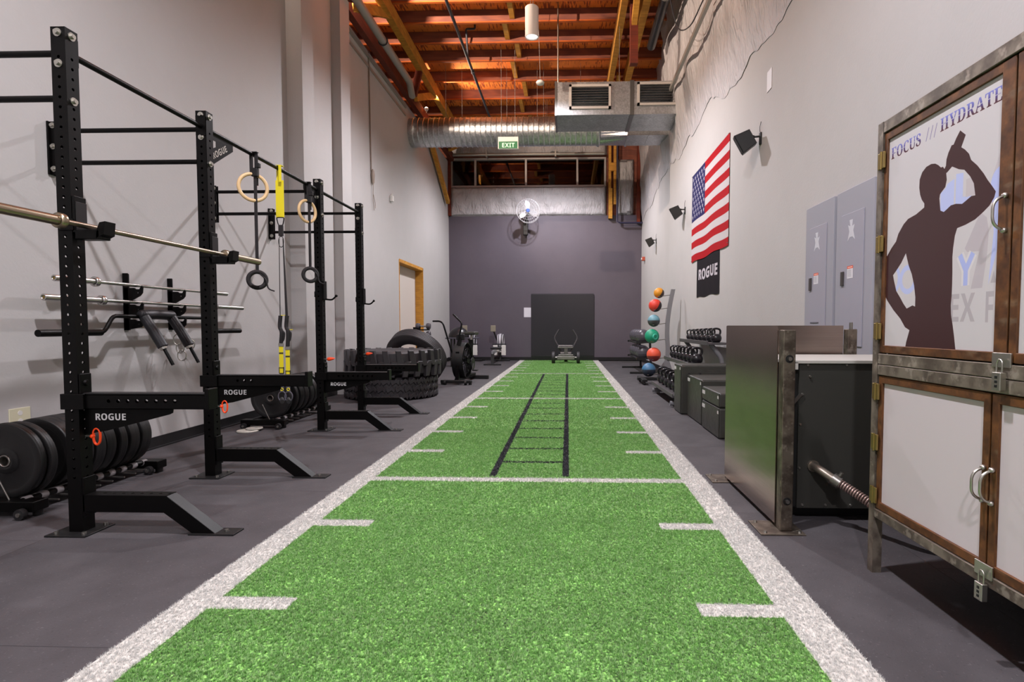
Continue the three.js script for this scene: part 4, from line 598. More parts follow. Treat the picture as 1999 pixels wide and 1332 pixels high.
// ================= SLED =================
{
  const s = thing('push_sled', 'wheeled push sled with bent steel handles at the turf end', 'sled', [-0.06, 0, -16.9], { world: false });
  for (const x of [-0.37, 0.37]) { const w = part(s, 'wheel', lathe([[0.1, -0.045], [0.165, -0.05], [0.18, -0.035], [0.18, 0.035], [0.165, 0.05], [0.1, 0.045], [0.1, -0.045]], 32).rotateZ(Math.PI / 2).translate(x, 0.18, 0.1), M.tyre); part(w, 'wheel_hub', cyl([x - 0.04, 0.18, 0.1], [x + 0.04, 0.18, 0.1], 0.1, 0.1, 20), S(0x2a2729, 0.5)); }
  part(s, 'rear_wheel', [lathe([[0.06, -0.05], [0.11, -0.05], [0.12, -0.03], [0.12, 0.03], [0.11, 0.05], [0.06, 0.05]], 28).rotateZ(Math.PI / 2).translate(0, 0.12, -0.65), cyl([-0.05, 0.12, -0.65], [0.05, 0.12, -0.65], 0.06, 0.06)], M.tyre);
  part(s, 'axle_frame', [cyl([-0.34, 0.18, 0.1], [0.34, 0.18, 0.1], 0.025, 0.025), beam([-0.2, 0.2, 0.12], [0, 0.16, -0.6], 0.05, 0.06), beam([0.2, 0.2, 0.12], [0, 0.16, -0.6], 0.05, 0.06), rb(-0.26, 0.26, 0.12, 0.22, 0.02, 0.16, 0.01, 1), rb(-0.22, 0.22, 0.24, 0.27, 0, 0.16, 0.006, 1)], S(0x8f8a86, 0.4, 0.7));
  part(s, 'resistance_unit', [cyl([-0.16, 0.3, 0.05], [0.16, 0.3, 0.05], 0.07, 0.07, 20), rb(-0.05, 0.06, 0.25, 0.48, 0.08, 0.13, 0.008, 1)], S(0x6f6a6a, 0.4, 0.5)); part(s, 'top_deck', [rb(-0.24, 0.22, 0.46, 0.5, 0.0, 0.14, 0.008, 1), cyl([-0.22, 0.53, 0.06], [0.2, 0.53, 0.06], 0.02, 0.02)], S(0x75706e, 0.4, 0.6));
  for (const x of [-1, 1]) part(s, 'push_handle', pipe([[x * 0.12, 0.3, 0.0], [x * 0.36, 0.76, -0.08], [x * 0.205, 1.01, -0.1]], 0.026, 12, 0.1), S(0x4d494c, 0.4, 0.4), 'bent push handle');
}
// ================= RIGHT SIDE: BALLS =================
{
  const r = thing('ball_rack', 'tall curved grey medicine ball rack by the right wall', 'ball rack', [1.93, 0, -11]);
  const c = [[2.03, 1.82], [1.97, 1.5], [1.93, 1.17], [1.925, 0.9], [1.94, 0.68], [1.925, 0.45], [1.9, 0.28]], L = [], Rr = []; const cv = new THREE.CatmullRomCurve3(c.map(([x, y]) => new THREE.Vector3(x, y, 0)));
  for (let i = 0; i <= 24; i++) { const p = cv.getPoint(i / 24), w = i < 20 ? 0.036 : 0.036 + (i - 20) * 0.02; L.push([p.x - w, p.y]); Rr.push([p.x + w, p.y]); }
  part(r, 'upright', poly(L.concat(Rr.reverse()), 0.05, [], 0.003).translate(0, 0, -11.02), M.grayPaint);
  part(r, 'base', [rb(1.35, 2.05, 0.06, 0.12, -10.9, -11.02, 0.012, 1), rb(1.85, 1.97, 0.06, 0.3, -10.95, -11.05, 0.01, 1), rb(1.4, 1.5, 0.06, 0.11, -10.6, -11.4, 0.01, 1), rb(1.9, 2.02, 0.06, 0.11, -10.6, -11.4, 0.01, 1)], M.dark);
  for (const [x, z] of [[1.45, -10.65], [1.45, -11.35], [1.96, -10.65], [1.96, -11.35]]) part(r, 'caster', cyl([x - 0.015, 0.03, z], [x + 0.015, 0.03, z], 0.03, 0.03, 16), M.plastic);
  const balls = [[1.76, 1.752, 0.1, 0xd08a1e, 0x3a2a26, 'small amber and black ball at the top'], [1.69, 1.51, 0.125, 0xd23a2a, 0x2e2224, 'red and black ball, second from the top'], [1.665, 1.215, 0.118, 0x6a98a6, 0x3c3a3c, 'grey-blue ball, third from the top'], [1.632, 0.916, 0.139, 0x0f8f6c, 0x0f8f6c, 'green ball'], [1.67, 0.56, 0.137, 0xe0563a, 0x7a2a24, 'bright orange-red ball, second from the bottom'], [1.575, 0.262, 0.134, 0x3f6f94, 0x262a38, 'blue ball at the bottom']];
  balls.forEach(([x, y, rad, ca, cb, l], i) => {
    const b = thing('medicine_ball', l + ' of the tall ball rack', 'medicine ball', [x, y, -11], { world: false, group: 'medicine balls on the tall rack' });
    const shell = part(b, 'ball_shell', new THREE.SphereGeometry(rad, 36, 24), S(ca, 0.45, 0, { bumpMap: T.bake, bumpScale: 0.0012 }));
    if (i !== 3) part(shell, 'dark_panel', i < 2 ? [new THREE.SphereGeometry(rad * 1.006, 24, 12, 2.2, 2.2, 0.5, 2.1), new THREE.SphereGeometry(rad * 1.006, 24, 12, 5.2, 1.1, 0.4, 1.5)].map((g) => g.rotateZ(-0.6).rotateY(-0.3)) : i === 4 ? new THREE.SphereGeometry(rad * 1.004, 24, 12, 0.2, 2.2, 1.75, 0.9) : [new THREE.SphereGeometry(rad * 1.004, 32, 12, 0, 6.3, 1.5, 1.5)], S(cb, 0.5)); else part(shell, 'ball_grip', tor(0.045, 0.016, 10, 24).rotateY(0.5).translate(0.045, -0.01, 0.12), S(0x3cb79a, 0.4));
    const ax = cv.getPoint([0.06, 0.25, 0.42, 0.6, 0.78, 0.95][i]); const ay = y - rad * 0.55;
    for (const s of [-1, 1]) part(r, 'prong', cyl([ax.x, ay + 0.02, -11], [x - rad * 0.3, ay - 0.02, -11 + s * rad * 0.75], 0.007, 0.007, 8), M.steel);
  });
  const k = thing('slam_ball_rack', 'black two-tier rack of grey slam balls in the far right corner', 'ball rack', [1.78, 0, -14.2]);
  for (const y of [0.34, 0.72]) for (const s of [-0.13, 0.13]) part(k, 'rail', cyl([1.78 + s, y + (s > 0 ? 0.03 : 0), -13.2], [1.78 + s, y + (s > 0 ? 0.03 : 0), -15.1], 0.02, 0.02, 12), M.dark);
  for (const z of [-13.2, -15.1]) part(k, 'end_frame', [beam([1.95, 0, z], [1.9, 1.0, z], 0.05, 0.05), beam([1.6, 0.34, z], [1.95, 0.37, z], 0.04, 0.05), beam([1.6, 0.72, z], [1.95, 0.75, z], 0.04, 0.05), rb(1.45, 2.1, 0, 0.05, z - 0.03, z + 0.03, 0.01, 1)], M.dark);
  for (const [y, n] of [[0.34, 'lower'], [0.72, 'upper']]) for (let i = 0; i < 5; i++) { const b = thing('slam_ball', 'dark grey slam ball, ' + ORD[i] + ' on the ' + n + ' tier of the corner rack', 'slam ball', [1.78, y + 0.155, -13.4 - i * 0.36], { world: false, group: 'slam balls on the corner rack' }); part(b, 'ball_shell', lathe(Array.from({ length: 33 }, (_, q) => { const a = -Math.PI / 2 + q / 32 * Math.PI; return [Math.max(0, (0.165 - (q % 4 === 0 ? 0.004 : 0)) * Math.cos(a)), 0.165 * Math.sin(a)]; }), 32).rotateZ(0.6 * i), S(0x4b4850, 0.35)); }
}
// ================= KETTLEBELLS =================
{
  const k = thing('kettlebell_rack', 'grey three-tier kettlebell rack along the right wall', 'kettlebell rack', [1.8, 0, -8.55]);
  const tiers = [[1.88, 2.16, 0.885], [1.62, 1.9, 0.595], [1.42, 1.74, 0.17]], Z0 = -7.62, Z1 = -9.5;
  tiers.forEach(([x0, x1, y]) => part(k, 'shelf', [rb(x0, x1, y - 0.03, y, Z0, Z1, 0.006, 1), rb(x0 - 0.012, x0 + 0.004, y - 0.035, y + 0.02, Z0, Z1, 0.005, 1)], S(0x4a4648, 0.4)));
  for (const z of [Z0 - 0.12, Z1 + 0.12]) part(k, 'end_frame', pipe([[1.94, 0.87, z], [2.1, 0.66, z], [2.12, 0.05, z], [1.4, 0.05, z]], 0.032, 12, 0.06), M.grayPaint);
  for (const z of [Z0 - 0.12, Z1 + 0.12]) part(k, 'shelf_arm', [beam([1.65, 0.56, z], [2.1, 0.5, z], 0.04, 0.05), beam([1.5, 0.13, z], [1.5, 0, z], 0.05, 0.05)], M.grayPaint);
  const body = (s) => [lathe([[0, 0], [0.055, 0], [0.08, 0.03], [0.088, 0.07], [0.075, 0.115], [0.045, 0.135], [0, 0.14]].map(([a, b]) => [a * s, b * s]), 28)];
  const handle = (s) => [tube([[-0.045, 0.1, 0], [-0.068, 0.155, 0], [-0.058, 0.205, 0], [0, 0.222, 0], [0.058, 0.205, 0], [0.068, 0.155, 0], [0.045, 0.1, 0]].map((p) => p.map((v) => v * s)), 0.0165 * s, 30, 10)];
  const bg = {}; const names = ['top', 'middle', 'bottom'];
  tiers.forEach(([x0, x1, y], t) => { const n = t === 2 ? 6 : 7; for (let i = 0; i < n; i++) {
    const s = (t === 0 ? 0.85 : t === 1 ? 0.98 : 1.15) + 0.02 * i * (t === 2 ? 0 : -1), key = s.toFixed(2); if (!bg[key]) bg[key] = [boxUV(merged(body(s))), boxUV(merged(handle(s)))];
    const b = thing('kettlebell', 'black kettlebell, ' + ORD[i] + ' from the camera on the ' + names[t] + ' tier of the rack', 'kettlebell', [(x0 + x1) / 2, y, Z0 - 0.13 - i * (Z0 - Z1 - 0.26) / (n - 1)], { world: false, group: 'kettlebells on the three-tier rack' }); b.rotation.y = R(-0.35, 0.35);
    const m1 = new THREE.Mesh(bg[key][0], S(0x17151a, 0.3)); m1.name = 'bell'; const m2 = new THREE.Mesh(bg[key][1], S(0x1d1a1e, 0.28, 0.2)); m2.name = 'handle'; b.add(m1, m2);
  } });
}
// ================= PLYO BOXES =================
{
  const lab = S(0xc9c6c4, 0.6);
  const box = (label, x0, x1, y0, y1, z0, z1) => {
    const g = thing('plyo_box', label, 'plyo box', [(x0 + x1) / 2, y0, (z0 + z1) / 2]);
    part(g, 'foam_body', rb(x0, x1, y0 + 0.002, y1, z1, z0, 0.022, 3), M.vinyl);
    part(g, 'seam_piping', [cyl([x0 + 0.006, y1 - 0.012, z0 - 0.01], [x0 + 0.006, y1 - 0.012, z1 + 0.01], 0.006, 0.006, 6), cyl([x0 + 0.006, y0 + 0.03, z0 - 0.006], [x0 + 0.006, y1 - 0.02, z0 - 0.006], 0.006, 0.006, 6)], M.vinyl);
    part(g, 'size_label', bx(x0 - 0.0015, x0, y1 - 0.075, y1 - 0.035, z1 + 0.02, z1 + 0.14), lab, 'white size label'); part(g, 'corner_tab', bx(x0 - 0.0015, x0, y1 - 0.06, y1 - 0.03, z0 - 0.06, z0 - 0.02), lab);
    part(g, 'carry_strap', tube([[x0 + 0.1, y1 - 0.1, z0 + 0.002], [x0 + 0.17, y1 - 0.14, z0 + 0.016], [x0 + 0.25, y1 - 0.1, z0 + 0.002]], 0.008, 16, 6), M.strap); return g;
  };
  box('tallest black soft plyo box, farthest of the row', 1.41, 2.12, 0, 0.62, -7.07, -7.5); box('middle-height black soft plyo box between the tall one and the stack', 1.48, 2.13, 0, 0.51, -6.27, -7.0);
  box('lower black soft plyo box of the two stacked nearest the steel barrier', 1.47, 2.13, 0, 0.305, -5.5, -6.2); box('thin upper black plyo box stacked on the lower one', 1.47, 2.13, 0.305, 0.452, -5.5, -6.2);
}
// ================= BARRIER AND MACHINE BOX =================
{
  const b = thing('steel_barrier', 'brown steel sheet guard bolted around the machine box', 'barrier', [1.3, 0, -3.6]);
  part(b, 'side_panel', bx(1.128, 1.133, 0.03, 1.105, -3.07, -4.05), M.brush, 'brushed steel side sheet'); part(b, 'back_panel', bx(1.133, 1.945, 0.03, 1.108, -4.045, -4.05), M.brush, 'brushed steel back sheet');
  const postM = S(0xffffff, 0.45, 0.9, { map: T.mill.clone() });
  for (const [x, z, n] of [[1.134, -3.0, 0], [1.965, -4.02, 1], [1.134, -4.0, 2]]) {
    const p = part(b, 'post', rb(x, x + 0.066, 0.008, n === 2 ? 1.0 : 1.083, z - 0.066, z, 0.006, 2), postM);
    if (n === 0) for (const y of [0.93, 0.17]) { part(p, 'slot_washer', cyl([x + 0.033, y, z], [x + 0.033, y, z + 0.003], 0.021, 0.021, 18), M.dark); part(p, 'hex_bolt', cyl([x + 0.033, y, z + 0.003], [x + 0.033, y, z + 0.014], 0.011, 0.011, 6), M.steel); }
    part(p, 'base_plate', rb(x - 0.115, x + 0.12, 0, 0.008, z - 0.17, z + 0.045, 0.002, 1), S(0xffffff, 0.45, 0.8, { map: T.mill.clone() }));
    for (const [dx, dz] of [[-0.085, 0.02], [0.095, 0.02], [-0.085, -0.14]]) part(p, 'anchor_bolt', cyl([x + dx, 0.008, z + dz], [x + dx, 0.018, z + dz], 0.011, 0.009, 6), M.zinc);
  }
  part(b, 'stub_pipe', cyl([2.0, 1.083, -4.05], [2.0, 1.13, -4.05], 0.012, 0.012, 10), M.steel);
  const m = thing('machine_box', 'dark grey sheet-metal machine box with pale top', 'machine', [1.7, 0, -3.5]);
  part(m, 'front_cover', rb(1.3, 2.12, 0.07, 0.9, -3.2, -3.215, 0.003, 1), M.boxDark); part(m, 'housing', rb(1.255, 2.12, 0.07, 0.895, -3.22, -3.86, 0.006, 1), S(0x1b1a19, 0.55, 0.2)); part(m, 'top_cover', [rb(1.225, 2.125, 0.893, 0.912, -3.19, -3.88, 0.003, 1), bx(1.225, 1.29, 0.86, 0.9, -3.19, -3.2)], S(0xbdb9b2, 0.45, 0.2), 'pale grey top sheet');
  part(m, 'skid', [bx(1.3, 2.1, 0, 0.07, -3.3, -3.36), bx(1.3, 2.1, 0, 0.07, -3.7, -3.76)], M.dark);
  for (const [x, y] of [[1.345, 0.885], [1.56, 0.885], [1.76, 0.885], [1.32, 0.72], [1.36, 0.82], [1.33, 0.09], [1.46, 0.09], [1.6, 0.09], [1.31, 0.3], [1.31, 0.55]]) part(m, 'screw', cyl([x, y, -3.2], [x, y, -3.193], 0.008, 0.006, 8), M.zinc);
  part(m, 'latch', beam([1.255, 0.66, -3.19], [1.31, 0.72, -3.195], 0.006, 0.018), M.steel);
  const c = thing('flexible_conduit', 'ribbed steel conduit with elbow plugged into the machine box', 'conduit', [1.45, 0.3, -3.15]);
  part(c, 'elbow', [tube([[1.385, 0.315, -3.2], [1.385, 0.315, -3.15], [1.41, 0.297, -3.12], [1.45, 0.268, -3.09]], 0.024, 24, 14), cyl([1.385, 0.315, -3.2], [1.385, 0.315, -3.185], 0.033, 0.033, 20)], S(0x9a8f84, 0.35, 0.8)); part(c, 'clamp_nut', [cyl([1.445, 0.272, -3.094], [1.475, 0.25, -3.07], 0.036, 0.036, 10), cyl([1.475, 0.29, -3.07], [1.485, 0.31, -3.065], 0.011, 0.011, 8)], S(0x8a8580, 0.35, 0.9));
  const cv = new THREE.CatmullRomCurve3([[1.47, 0.255, -3.075], [1.55, 0.2, -2.98], [1.63, 0.14, -2.88], [1.74, 0.06, -2.75], [1.86, 0.035, -2.7]].map(V3)); const ribs = []; part(c, 'core_hose', new THREE.TubeGeometry(cv, 40, 0.019, 10), M.dark);
  for (let i = 0; i < 44; i++) { const p = cv.getPointAt(i / 43), t = cv.getTangentAt(i / 43); ribs.push(tor(0.0205, 0.0055, 6, 14).applyQuaternion(new THREE.Quaternion().setFromUnitVectors(new THREE.Vector3(0, 0, 1), t)).translate(p.x, p.y, p.z)); } part(c, 'hose_rib', ribs, S(0xb59a92, 0.35, 0.7), 'pale ribbed hose wall');
}
// ================= ELECTRIC PANELS, FLAG, SPEAKERS =================
function printX(parent, name, X, z0, z1, y0, y1, mat, label, amp = 0, n = 1) { // faces -x; u from far (z0) to near (z1)
  const g = new THREE.PlaneGeometry(1, 1, n, n), p = g.attributes.position;
  for (let i = 0; i < p.count; i++) { const u = p.getX(i) + 0.5, v = p.getY(i) + 0.5; p.setXYZ(i, X - amp * (1 + Math.sin(u * 9 + 2 * v) * 0.6 + Math.sin(u * 23 + v * 5) * 0.25) * (0.25 + 0.75 * (1 - v)), y0 + (y1 - y0) * v + (amp ? 0.012 * Math.sin(u * 12) * (1 - v) : 0), z0 + (z1 - z0) * u); }
  g.computeVertexNormals(); return part(parent, name, g, mat, label, true);
}
{
  for (const [z0, z1, n] of [[-5.24, -4.7, 'left'], [-4.655, -4.1, 'right']]) {
    const e = thing('electrical_panel', 'tall grey electrical panel, ' + n + ' of the pair on the wall', 'electrical panel', [2.18, 0.85, (z0 + z1) / 2]);
    part(e, 'cover', rb(2.165, 2.198, 0.8, 2.162, z0, z1, 0.004, 1), M.grayBox); part(e, 'door', rb(2.157, 2.166, 0.95, 1.97, z0 + 0.1, z1 - 0.12, 0.003, 1), S(0x9795a0, 0.5)); part(e, 'latch', rb(2.145, 2.158, 1.42, 1.53, z0 + 0.12, z0 + 0.16, 0.003, 1), S(0x3c3634, 0.5));
    const st = canvas(128, 160, (g) => { g.fillStyle = '#cfcdd2'; g.fillRect(0, 0, 128, 160); g.fillStyle = '#d8502c'; g.fillRect(0, 0, 128, 34); g.fillStyle = '#f3d9cf'; g.fillRect(14, 12, 100, 9); g.fillStyle = '#8d8b92'; for (let i = 0; i < 8; i++) g.fillRect(12, 48 + i * 12, 70 + (i * 37) % 36, 4); });
    const m = (z0 + z1) / 2; printX(e, 'warning_sticker', 2.156, m - 0.07, m + 0.02, 1.47, 1.565, S(0xffffff, 0.5, 0, { map: st }), 'white and red warning sticker');
    part(e, 'rating_label', poly([[-0.055, -0.075], [-0.02, -0.045], [0.02, -0.045], [0.055, -0.07], [0.03, 0.0], [0.05, 0.045], [0.012, 0.035], [0.02, 0.085], [-0.03, 0.085], [-0.015, 0.035], [-0.05, 0.05], [-0.03, 0]], 0.001).rotateY(-Math.PI / 2).translate(2.157, 1.83, m - 0.02), S(0xc4c3ca, 0.5), 'pale torn label');
    if (n === 'left') part(e, 'card_slot', rb(2.153, 2.166, 1.13, 1.14, m - 0.12, m + 0.04, 0.001, 1), S(0x55525a, 0.5));
  }
  const fl = thing('flag', 'large stars and stripes flag pinned on the right wall', 'flag', [2.19, 2.22, -8.97]);
  const ft = canvas(1216, 640, (g, w, h) => {
    for (let i = 0; i < 13; i++) { g.fillStyle = i % 2 ? '#e6e1e4' : '#c4121f'; g.fillRect(0, i * h / 13, w, h / 13 + 1); }
    const cw = w * 0.4, ch = h * 7 / 13; g.fillStyle = '#2b2a63'; g.fillRect(0, 0, cw, ch); g.fillStyle = '#e9e6ee';
    for (let r = 0; r < 9; r++) for (let c = 0; c < (r % 2 ? 5 : 6); c++) { const x = cw * (r % 2 ? (c + 1) / 6 : (2 * c + 1) / 12), y = ch * (r + 1) / 10; g.beginPath(); for (let k = 0; k < 10; k++) { const a = -Math.PI / 2 + k * Math.PI / 5, q = k % 2 ? 8 : 20; g.lineTo(x + q * Math.cos(a), y + q * Math.sin(a)); } g.fill(); }
  });
  printX(fl, 'flag_cloth', 2.192, -10.12, -7.83, 2.222, 3.735, P(0xcfcccc, 0.8, 0, { map: ft, side: THREE.DoubleSide, specularIntensity: 0.25, bumpMap: T.cloth, bumpScale: 0.0003 }), 'printed cloth', 0.005, 40);
  part(fl, 'pin', [[-10.1, 3.725], [-7.85, 3.725], [-10.1, 2.25], [-7.85, 2.25]].map(([z, y]) => cyl([2.199, y, z], [2.175, y, z], 0.006, 0.006, 8)), M.zinc);
  const bn = thing('banner', 'black cloth banner with white lettering below the flag', 'banner', [2.19, 1.6, -9]);
  const bt = canvas(640, 640, (g, w, h) => { g.fillStyle = '#211b22'; g.fillRect(0, 0, w, h); g.fillStyle = '#e2dde6'; g.save(); g.translate(w / 2, h * 0.48); g.font = 'bold 180px sans-serif'; g.textAlign = 'center'; g.textBaseline = 'middle'; const tw = g.measureText('ROGUE').width; g.scale(w * 0.86 / tw, 1.15); g.fillText('ROGUE', 0, 0); g.strokeStyle = '#e2dde6'; g.lineWidth = 7; g.strokeText('ROGUE', 0, 0); g.restore(); });
  printX(bn, 'banner_cloth', 2.197, -9.715, -8.285, 1.59, 2.3, P(0xcfcccc, 0.8, 0, { map: bt, side: THREE.DoubleSide, specularIntensity: 0.25 }), 'printed black cloth', 0.004, 24);
  const speaker = (label, X, y, z) => {
    const s = thing('mounted_speaker', label, 'speaker', [X, y, z], { world: false, group: 'speakers on the right wall' }); s.scale.setScalar(0.82);
    part(s, 'wall_bracket', [rb(-0.02, 0, -0.11, 0.05, -0.03, 0.03, 0.003, 1), cyl([-0.01, 0, 0], [-0.1, 0.0, -0.03], 0.014, 0.014, 10), sph([-0.1, 0.0, -0.03], 0.025)], M.dark);
    const body = poly([[0, -0.1], [0.2, -0.13], [0.2, 0.13], [0, 0.1]], 0.17, [], 0.008).translate(0, 0, -0.085).rotateZ(Math.PI).rotateX(0.1).rotateZ(0.5).rotateY(-0.25).translate(-0.11, 0.0, -0.05);
    part(s, 'speaker_cabinet', body, M.plastic);
    part(s, 'front_grille', bx(0.207, 0.212, -0.12, 0.12, -0.08, 0.08).rotateZ(Math.PI).rotateX(0.1).rotateZ(0.5).rotateY(-0.25).translate(-0.11, 0, -0.05), S(0x0c0b0d, 0.7));
    part(s, 'cable', tube([[-0.015, 0.05, 0], [-0.02, 0.12, 0], [-0.005, 0.2, 0.0]], 0.004, 12, 6), M.dark); return s;
  };
  speaker('black wall speaker nearest the camera, right of the flag', 2.2, 3.27, -6.6); speaker('black wall speaker just left of the flag', 2.2, 3.3, -10.75); speaker('black wall speaker farthest away near the back corner', 2.37, 3.42, -15.3);
  const bp = thing('blank_plate', 'small painted cover plate high on the right wall', 'cover plate', [2.195, 3.8, -6.35]); part(bp, 'plate', rb(2.193, 2.2, 3.68, 3.9, -6.28, -6.42, 0.002, 1), S(0xc9c4c6, 0.5));
  const bc = thing('strobe', 'small reddish beacon on the far right wall', 'beacon', [2.34, 3.2, -17.6]); part(bc, 'beacon_body', rb(2.28, 2.37, 3.13, 3.25, -17.5, -17.65, 0.01, 1), S(0xb0503c, 0.4)); part(bc, 'beacon_lens', rb(2.26, 2.285, 3.16, 3.22, -17.53, -17.62, 0.008, 1), M.whiteGloss);
}
// ================= STEEL CABINET ON THE RIGHT =================
{
  const X = 1.362, F = 1.375, zL = -2.56, zR = -1.12, zM = -1.855, zU = -1.798, XB = 2.0;
  const c = thing('steel_cabinet', 'tall rusty steel cabinet on legs with white door panels at the right', 'cabinet', [1.68, 0, -1.84]);
  const fr = []; for (const z of [zL, zR - 0.04]) for (const x of [X, XB - 0.04]) fr.push(poly([[0, 0], [0.04, 0], [0.04, 0.006], [0.006, 0.006], [0.006, 0.04], [0, 0.04]], 1.985).rotateX(-Math.PI / 2).scale(x > 1.5 ? -1 : 1, 1, 1).translate(x > 1.5 ? XB : x, 0, z + 0.04));
  part(c, 'angle_post', fr, M.mill, 'bare steel angle posts');
  part(c, 'front_rail', [rb(X + 0.0005, X + 0.012, 1.935, 1.985, zL + 0.041, zR - 0.041, 0.003, 1)], M.mill); part(c, 'front_rail', [rb(X + 0.0005, X + 0.012, 0.936, 0.982, zL + 0.041, zR - 0.041, 0.003, 1)], M.mill); part(c, 'front_rail', [rb(X + 0.0005, X + 0.012, 0.889, 0.934, zL + 0.041, zR - 0.041, 0.003, 1)], M.mill); part(c, 'front_rail', [rb(X + 0.0005, X + 0.012, 0.255, 0.294, zL + 0.041, zR - 0.041, 0.003, 1)], M.mill);
  part(c, 'carcass', [bx(1.4, XB, 0.27, 0.29, zL + 0.01, zR - 0.01), bx(1.4, XB, 0.925, 0.945, zL + 0.01, zR - 0.01), bx(1.37, XB, 1.96, 1.98, zL + 0.01, zR - 0.01), bx(XB - 0.012, XB, 0.27, 1.98, zL + 0.01, zR - 0.01), bx(1.42, XB, 0.27, 1.98, zL + 0.01, zL + 0.02), bx(1.42, XB, 0.27, 1.98, zR - 0.02, zR - 0.01)], S(0x6a645e, 0.6));
  const outer = [[0.685, 0.127], [0.73, 0.155], [0.698, 0.196], [0.727, 0.211], [0.76, 0.235], [0.777, 0.262], [0.825, 0.293], [0.872, 0.332], [0.903, 0.363], [0.93, 0.386], [0.96, 0.414], [0.951, 0.434], [0.92, 0.459], [0.879, 0.476], [0.821, 0.496], [0.75, 0.507], [0.686, 0.512], [0.669, 0.54], [0.658, 0.587], [0.654, 0.624], [0.658, 0.687], [0.659, 0.734], [0.658, 0.782], [0.653, 0.82], [0.658, 0.858], [0.674, 0.901], [0.689, 0.949], [0.703, 1.002], [0.237, 1.004], [0.247, 0.976], [0.277, 0.922], [0.23, 0.909], [0.177, 0.869], [0.097, 0.827], [0.021, 0.778], [-0.016, 0.744], [-0.035, 0.675], [-0.028, 0.584], [0.011, 0.559], [0.056, 0.528], [0.106, 0.502], [0.129, 0.469], [0.183, 0.432], [0.23, 0.413], [0.312, 0.404], [0.39, 0.385], [0.39, 0.368], [0.365, 0.349], [0.346, 0.322], [0.336, 0.29], [0.338, 0.255], [0.36, 0.228], [0.398, 0.212], [0.444, 0.209], [0.481, 0.215], [0.509, 0.227], [0.533, 0.242], [0.55, 0.242], [0.564, 0.254], [0.576, 0.243], [0.579, 0.218], [0.594, 0.194], [0.61, 0.179], [0.618, 0.17], [0.635, 0.171], [0.654, 0.151]];
  const h1 = [[0.591, 0.272], [0.628, 0.257], [0.684, 0.279], [0.728, 0.29], [0.774, 0.324], [0.803, 0.356], [0.817, 0.404], [0.787, 0.402], [0.749, 0.413], [0.718, 0.421], [0.669, 0.413], [0.627, 0.413], [0.594, 0.424], [0.569, 0.431], [0.54, 0.421], [0.527, 0.369], [0.532, 0.353], [0.549, 0.343], [0.576, 0.33], [0.587, 0.302], [0.58, 0.274]];
  const h2 = [[0.217, 0.568], [0.252, 0.629], [0.285, 0.668], [0.312, 0.721], [0.328, 0.774], [0.328, 0.816], [0.301, 0.81], [0.242, 0.823], [0.203, 0.798], [0.17, 0.771], [0.123, 0.737], [0.094, 0.686], [0.082, 0.66], [0.122, 0.638], [0.171, 0.608]];
  const W = 1024, Hh = 1400;
  const pth = (g, pts) => { g.beginPath(); pts.forEach(([x, y], i) => i ? g.lineTo(x * W, y * Hh) : g.moveTo(x * W, y * Hh)); g.closePath(); };
  const fill = (g, col, pts) => { g.fillStyle = col; pth(g, pts); g.fill(); };
  const fitText = (g, s, font, x0, x1, base, height) => { g.save(); g.font = font; const tw = g.measureText(s).width; g.translate(x0 * W, base * Hh); g.scale((x1 - x0) * W / tw, height * Hh / 72); g.fillText(s, 0, 0); g.restore(); };
  const grad = (g, a, b) => { const q = g.createLinearGradient(0, a * Hh, 0, b * Hh); q.addColorStop(0, '#7377c0'); q.addColorStop(0.45, '#4a4590'); q.addColorStop(1, '#451a22'); return q; };
  const logo = (g, ox) => { // faint two-door emblem; ox shifts it into the right-hand door
    const P2 = (pts) => pts.map(([x, y]) => [x - ox, y]);
    fill(g, '#b9b1b6', P2([[1.0, 0.245], [1.03, 0.2], [1.12, 0.42], [0.93, 0.36]])); fill(g, '#b3abb1', P2([[0.858, 0.473], [0.905, 0.5], [0.922, 0.551], [0.915, 0.64], [0.888, 0.76], [0.805, 0.76], [0.86, 0.62], [0.77, 0.615], [0.75, 0.6]]));
    g.fillStyle = '#aeb6e2'; g.beginPath(); g.ellipse((1.0 - ox) * W, 0.385 * Hh, 0.075 * W, 0.06 * Hh, 0, 0, 7); g.fill(); fill(g, '#aeb6e2', P2([[0.93, 0.4], [1.07, 0.4], [1.1, 0.62], [1.02, 0.75], [0.985, 0.62], [0.93, 0.75], [0.955, 0.56]])); fill(g, '#c2bdc3', P2([[0.99, 0.58], [1.02, 0.74], [0.955, 0.74]]));
    fill(g, '#aaa3a8', P2([[0.945, 0.745], [0.965, 0.7], [0.985, 0.745]])); fill(g, '#aaa3a8', P2([[1.08, 0.745], [1.11, 0.69], [1.14, 0.745]]));
  };
  const tL = canvas(W, Hh, (g) => {
    g.fillStyle = '#c2bdc0'; g.fillRect(0, 0, W, Hh); logo(g, 0);
    fill(g, '#b0b8e0', [[0.537, 0.35], [0.58, 0.335], [0.595, 0.32], [0.652, 0.31], [0.652, 0.44], [0.537, 0.44]]); fill(g, '#b0b8e0', [[0.664, 0.294], [0.722, 0.3], [0.722, 0.395], [0.79, 0.395], [0.79, 0.44], [0.664, 0.44]]); fill(g, '#b9b1b6', [[0.745, 0.33], [0.79, 0.33], [0.82, 0.4], [0.745, 0.4]]);
    g.lineWidth = 34; g.strokeStyle = '#b0b8e0'; g.beginPath(); g.ellipse(0.245 * W, 0.69 * Hh, 0.075 * W, 0.055 * Hh, 0, 0, 7); g.stroke(); g.lineWidth = 30; g.beginPath(); g.ellipse(0.1 * W, 0.68 * Hh, 0.05 * W, 0.055 * Hh, 0, 0, 7); g.stroke();
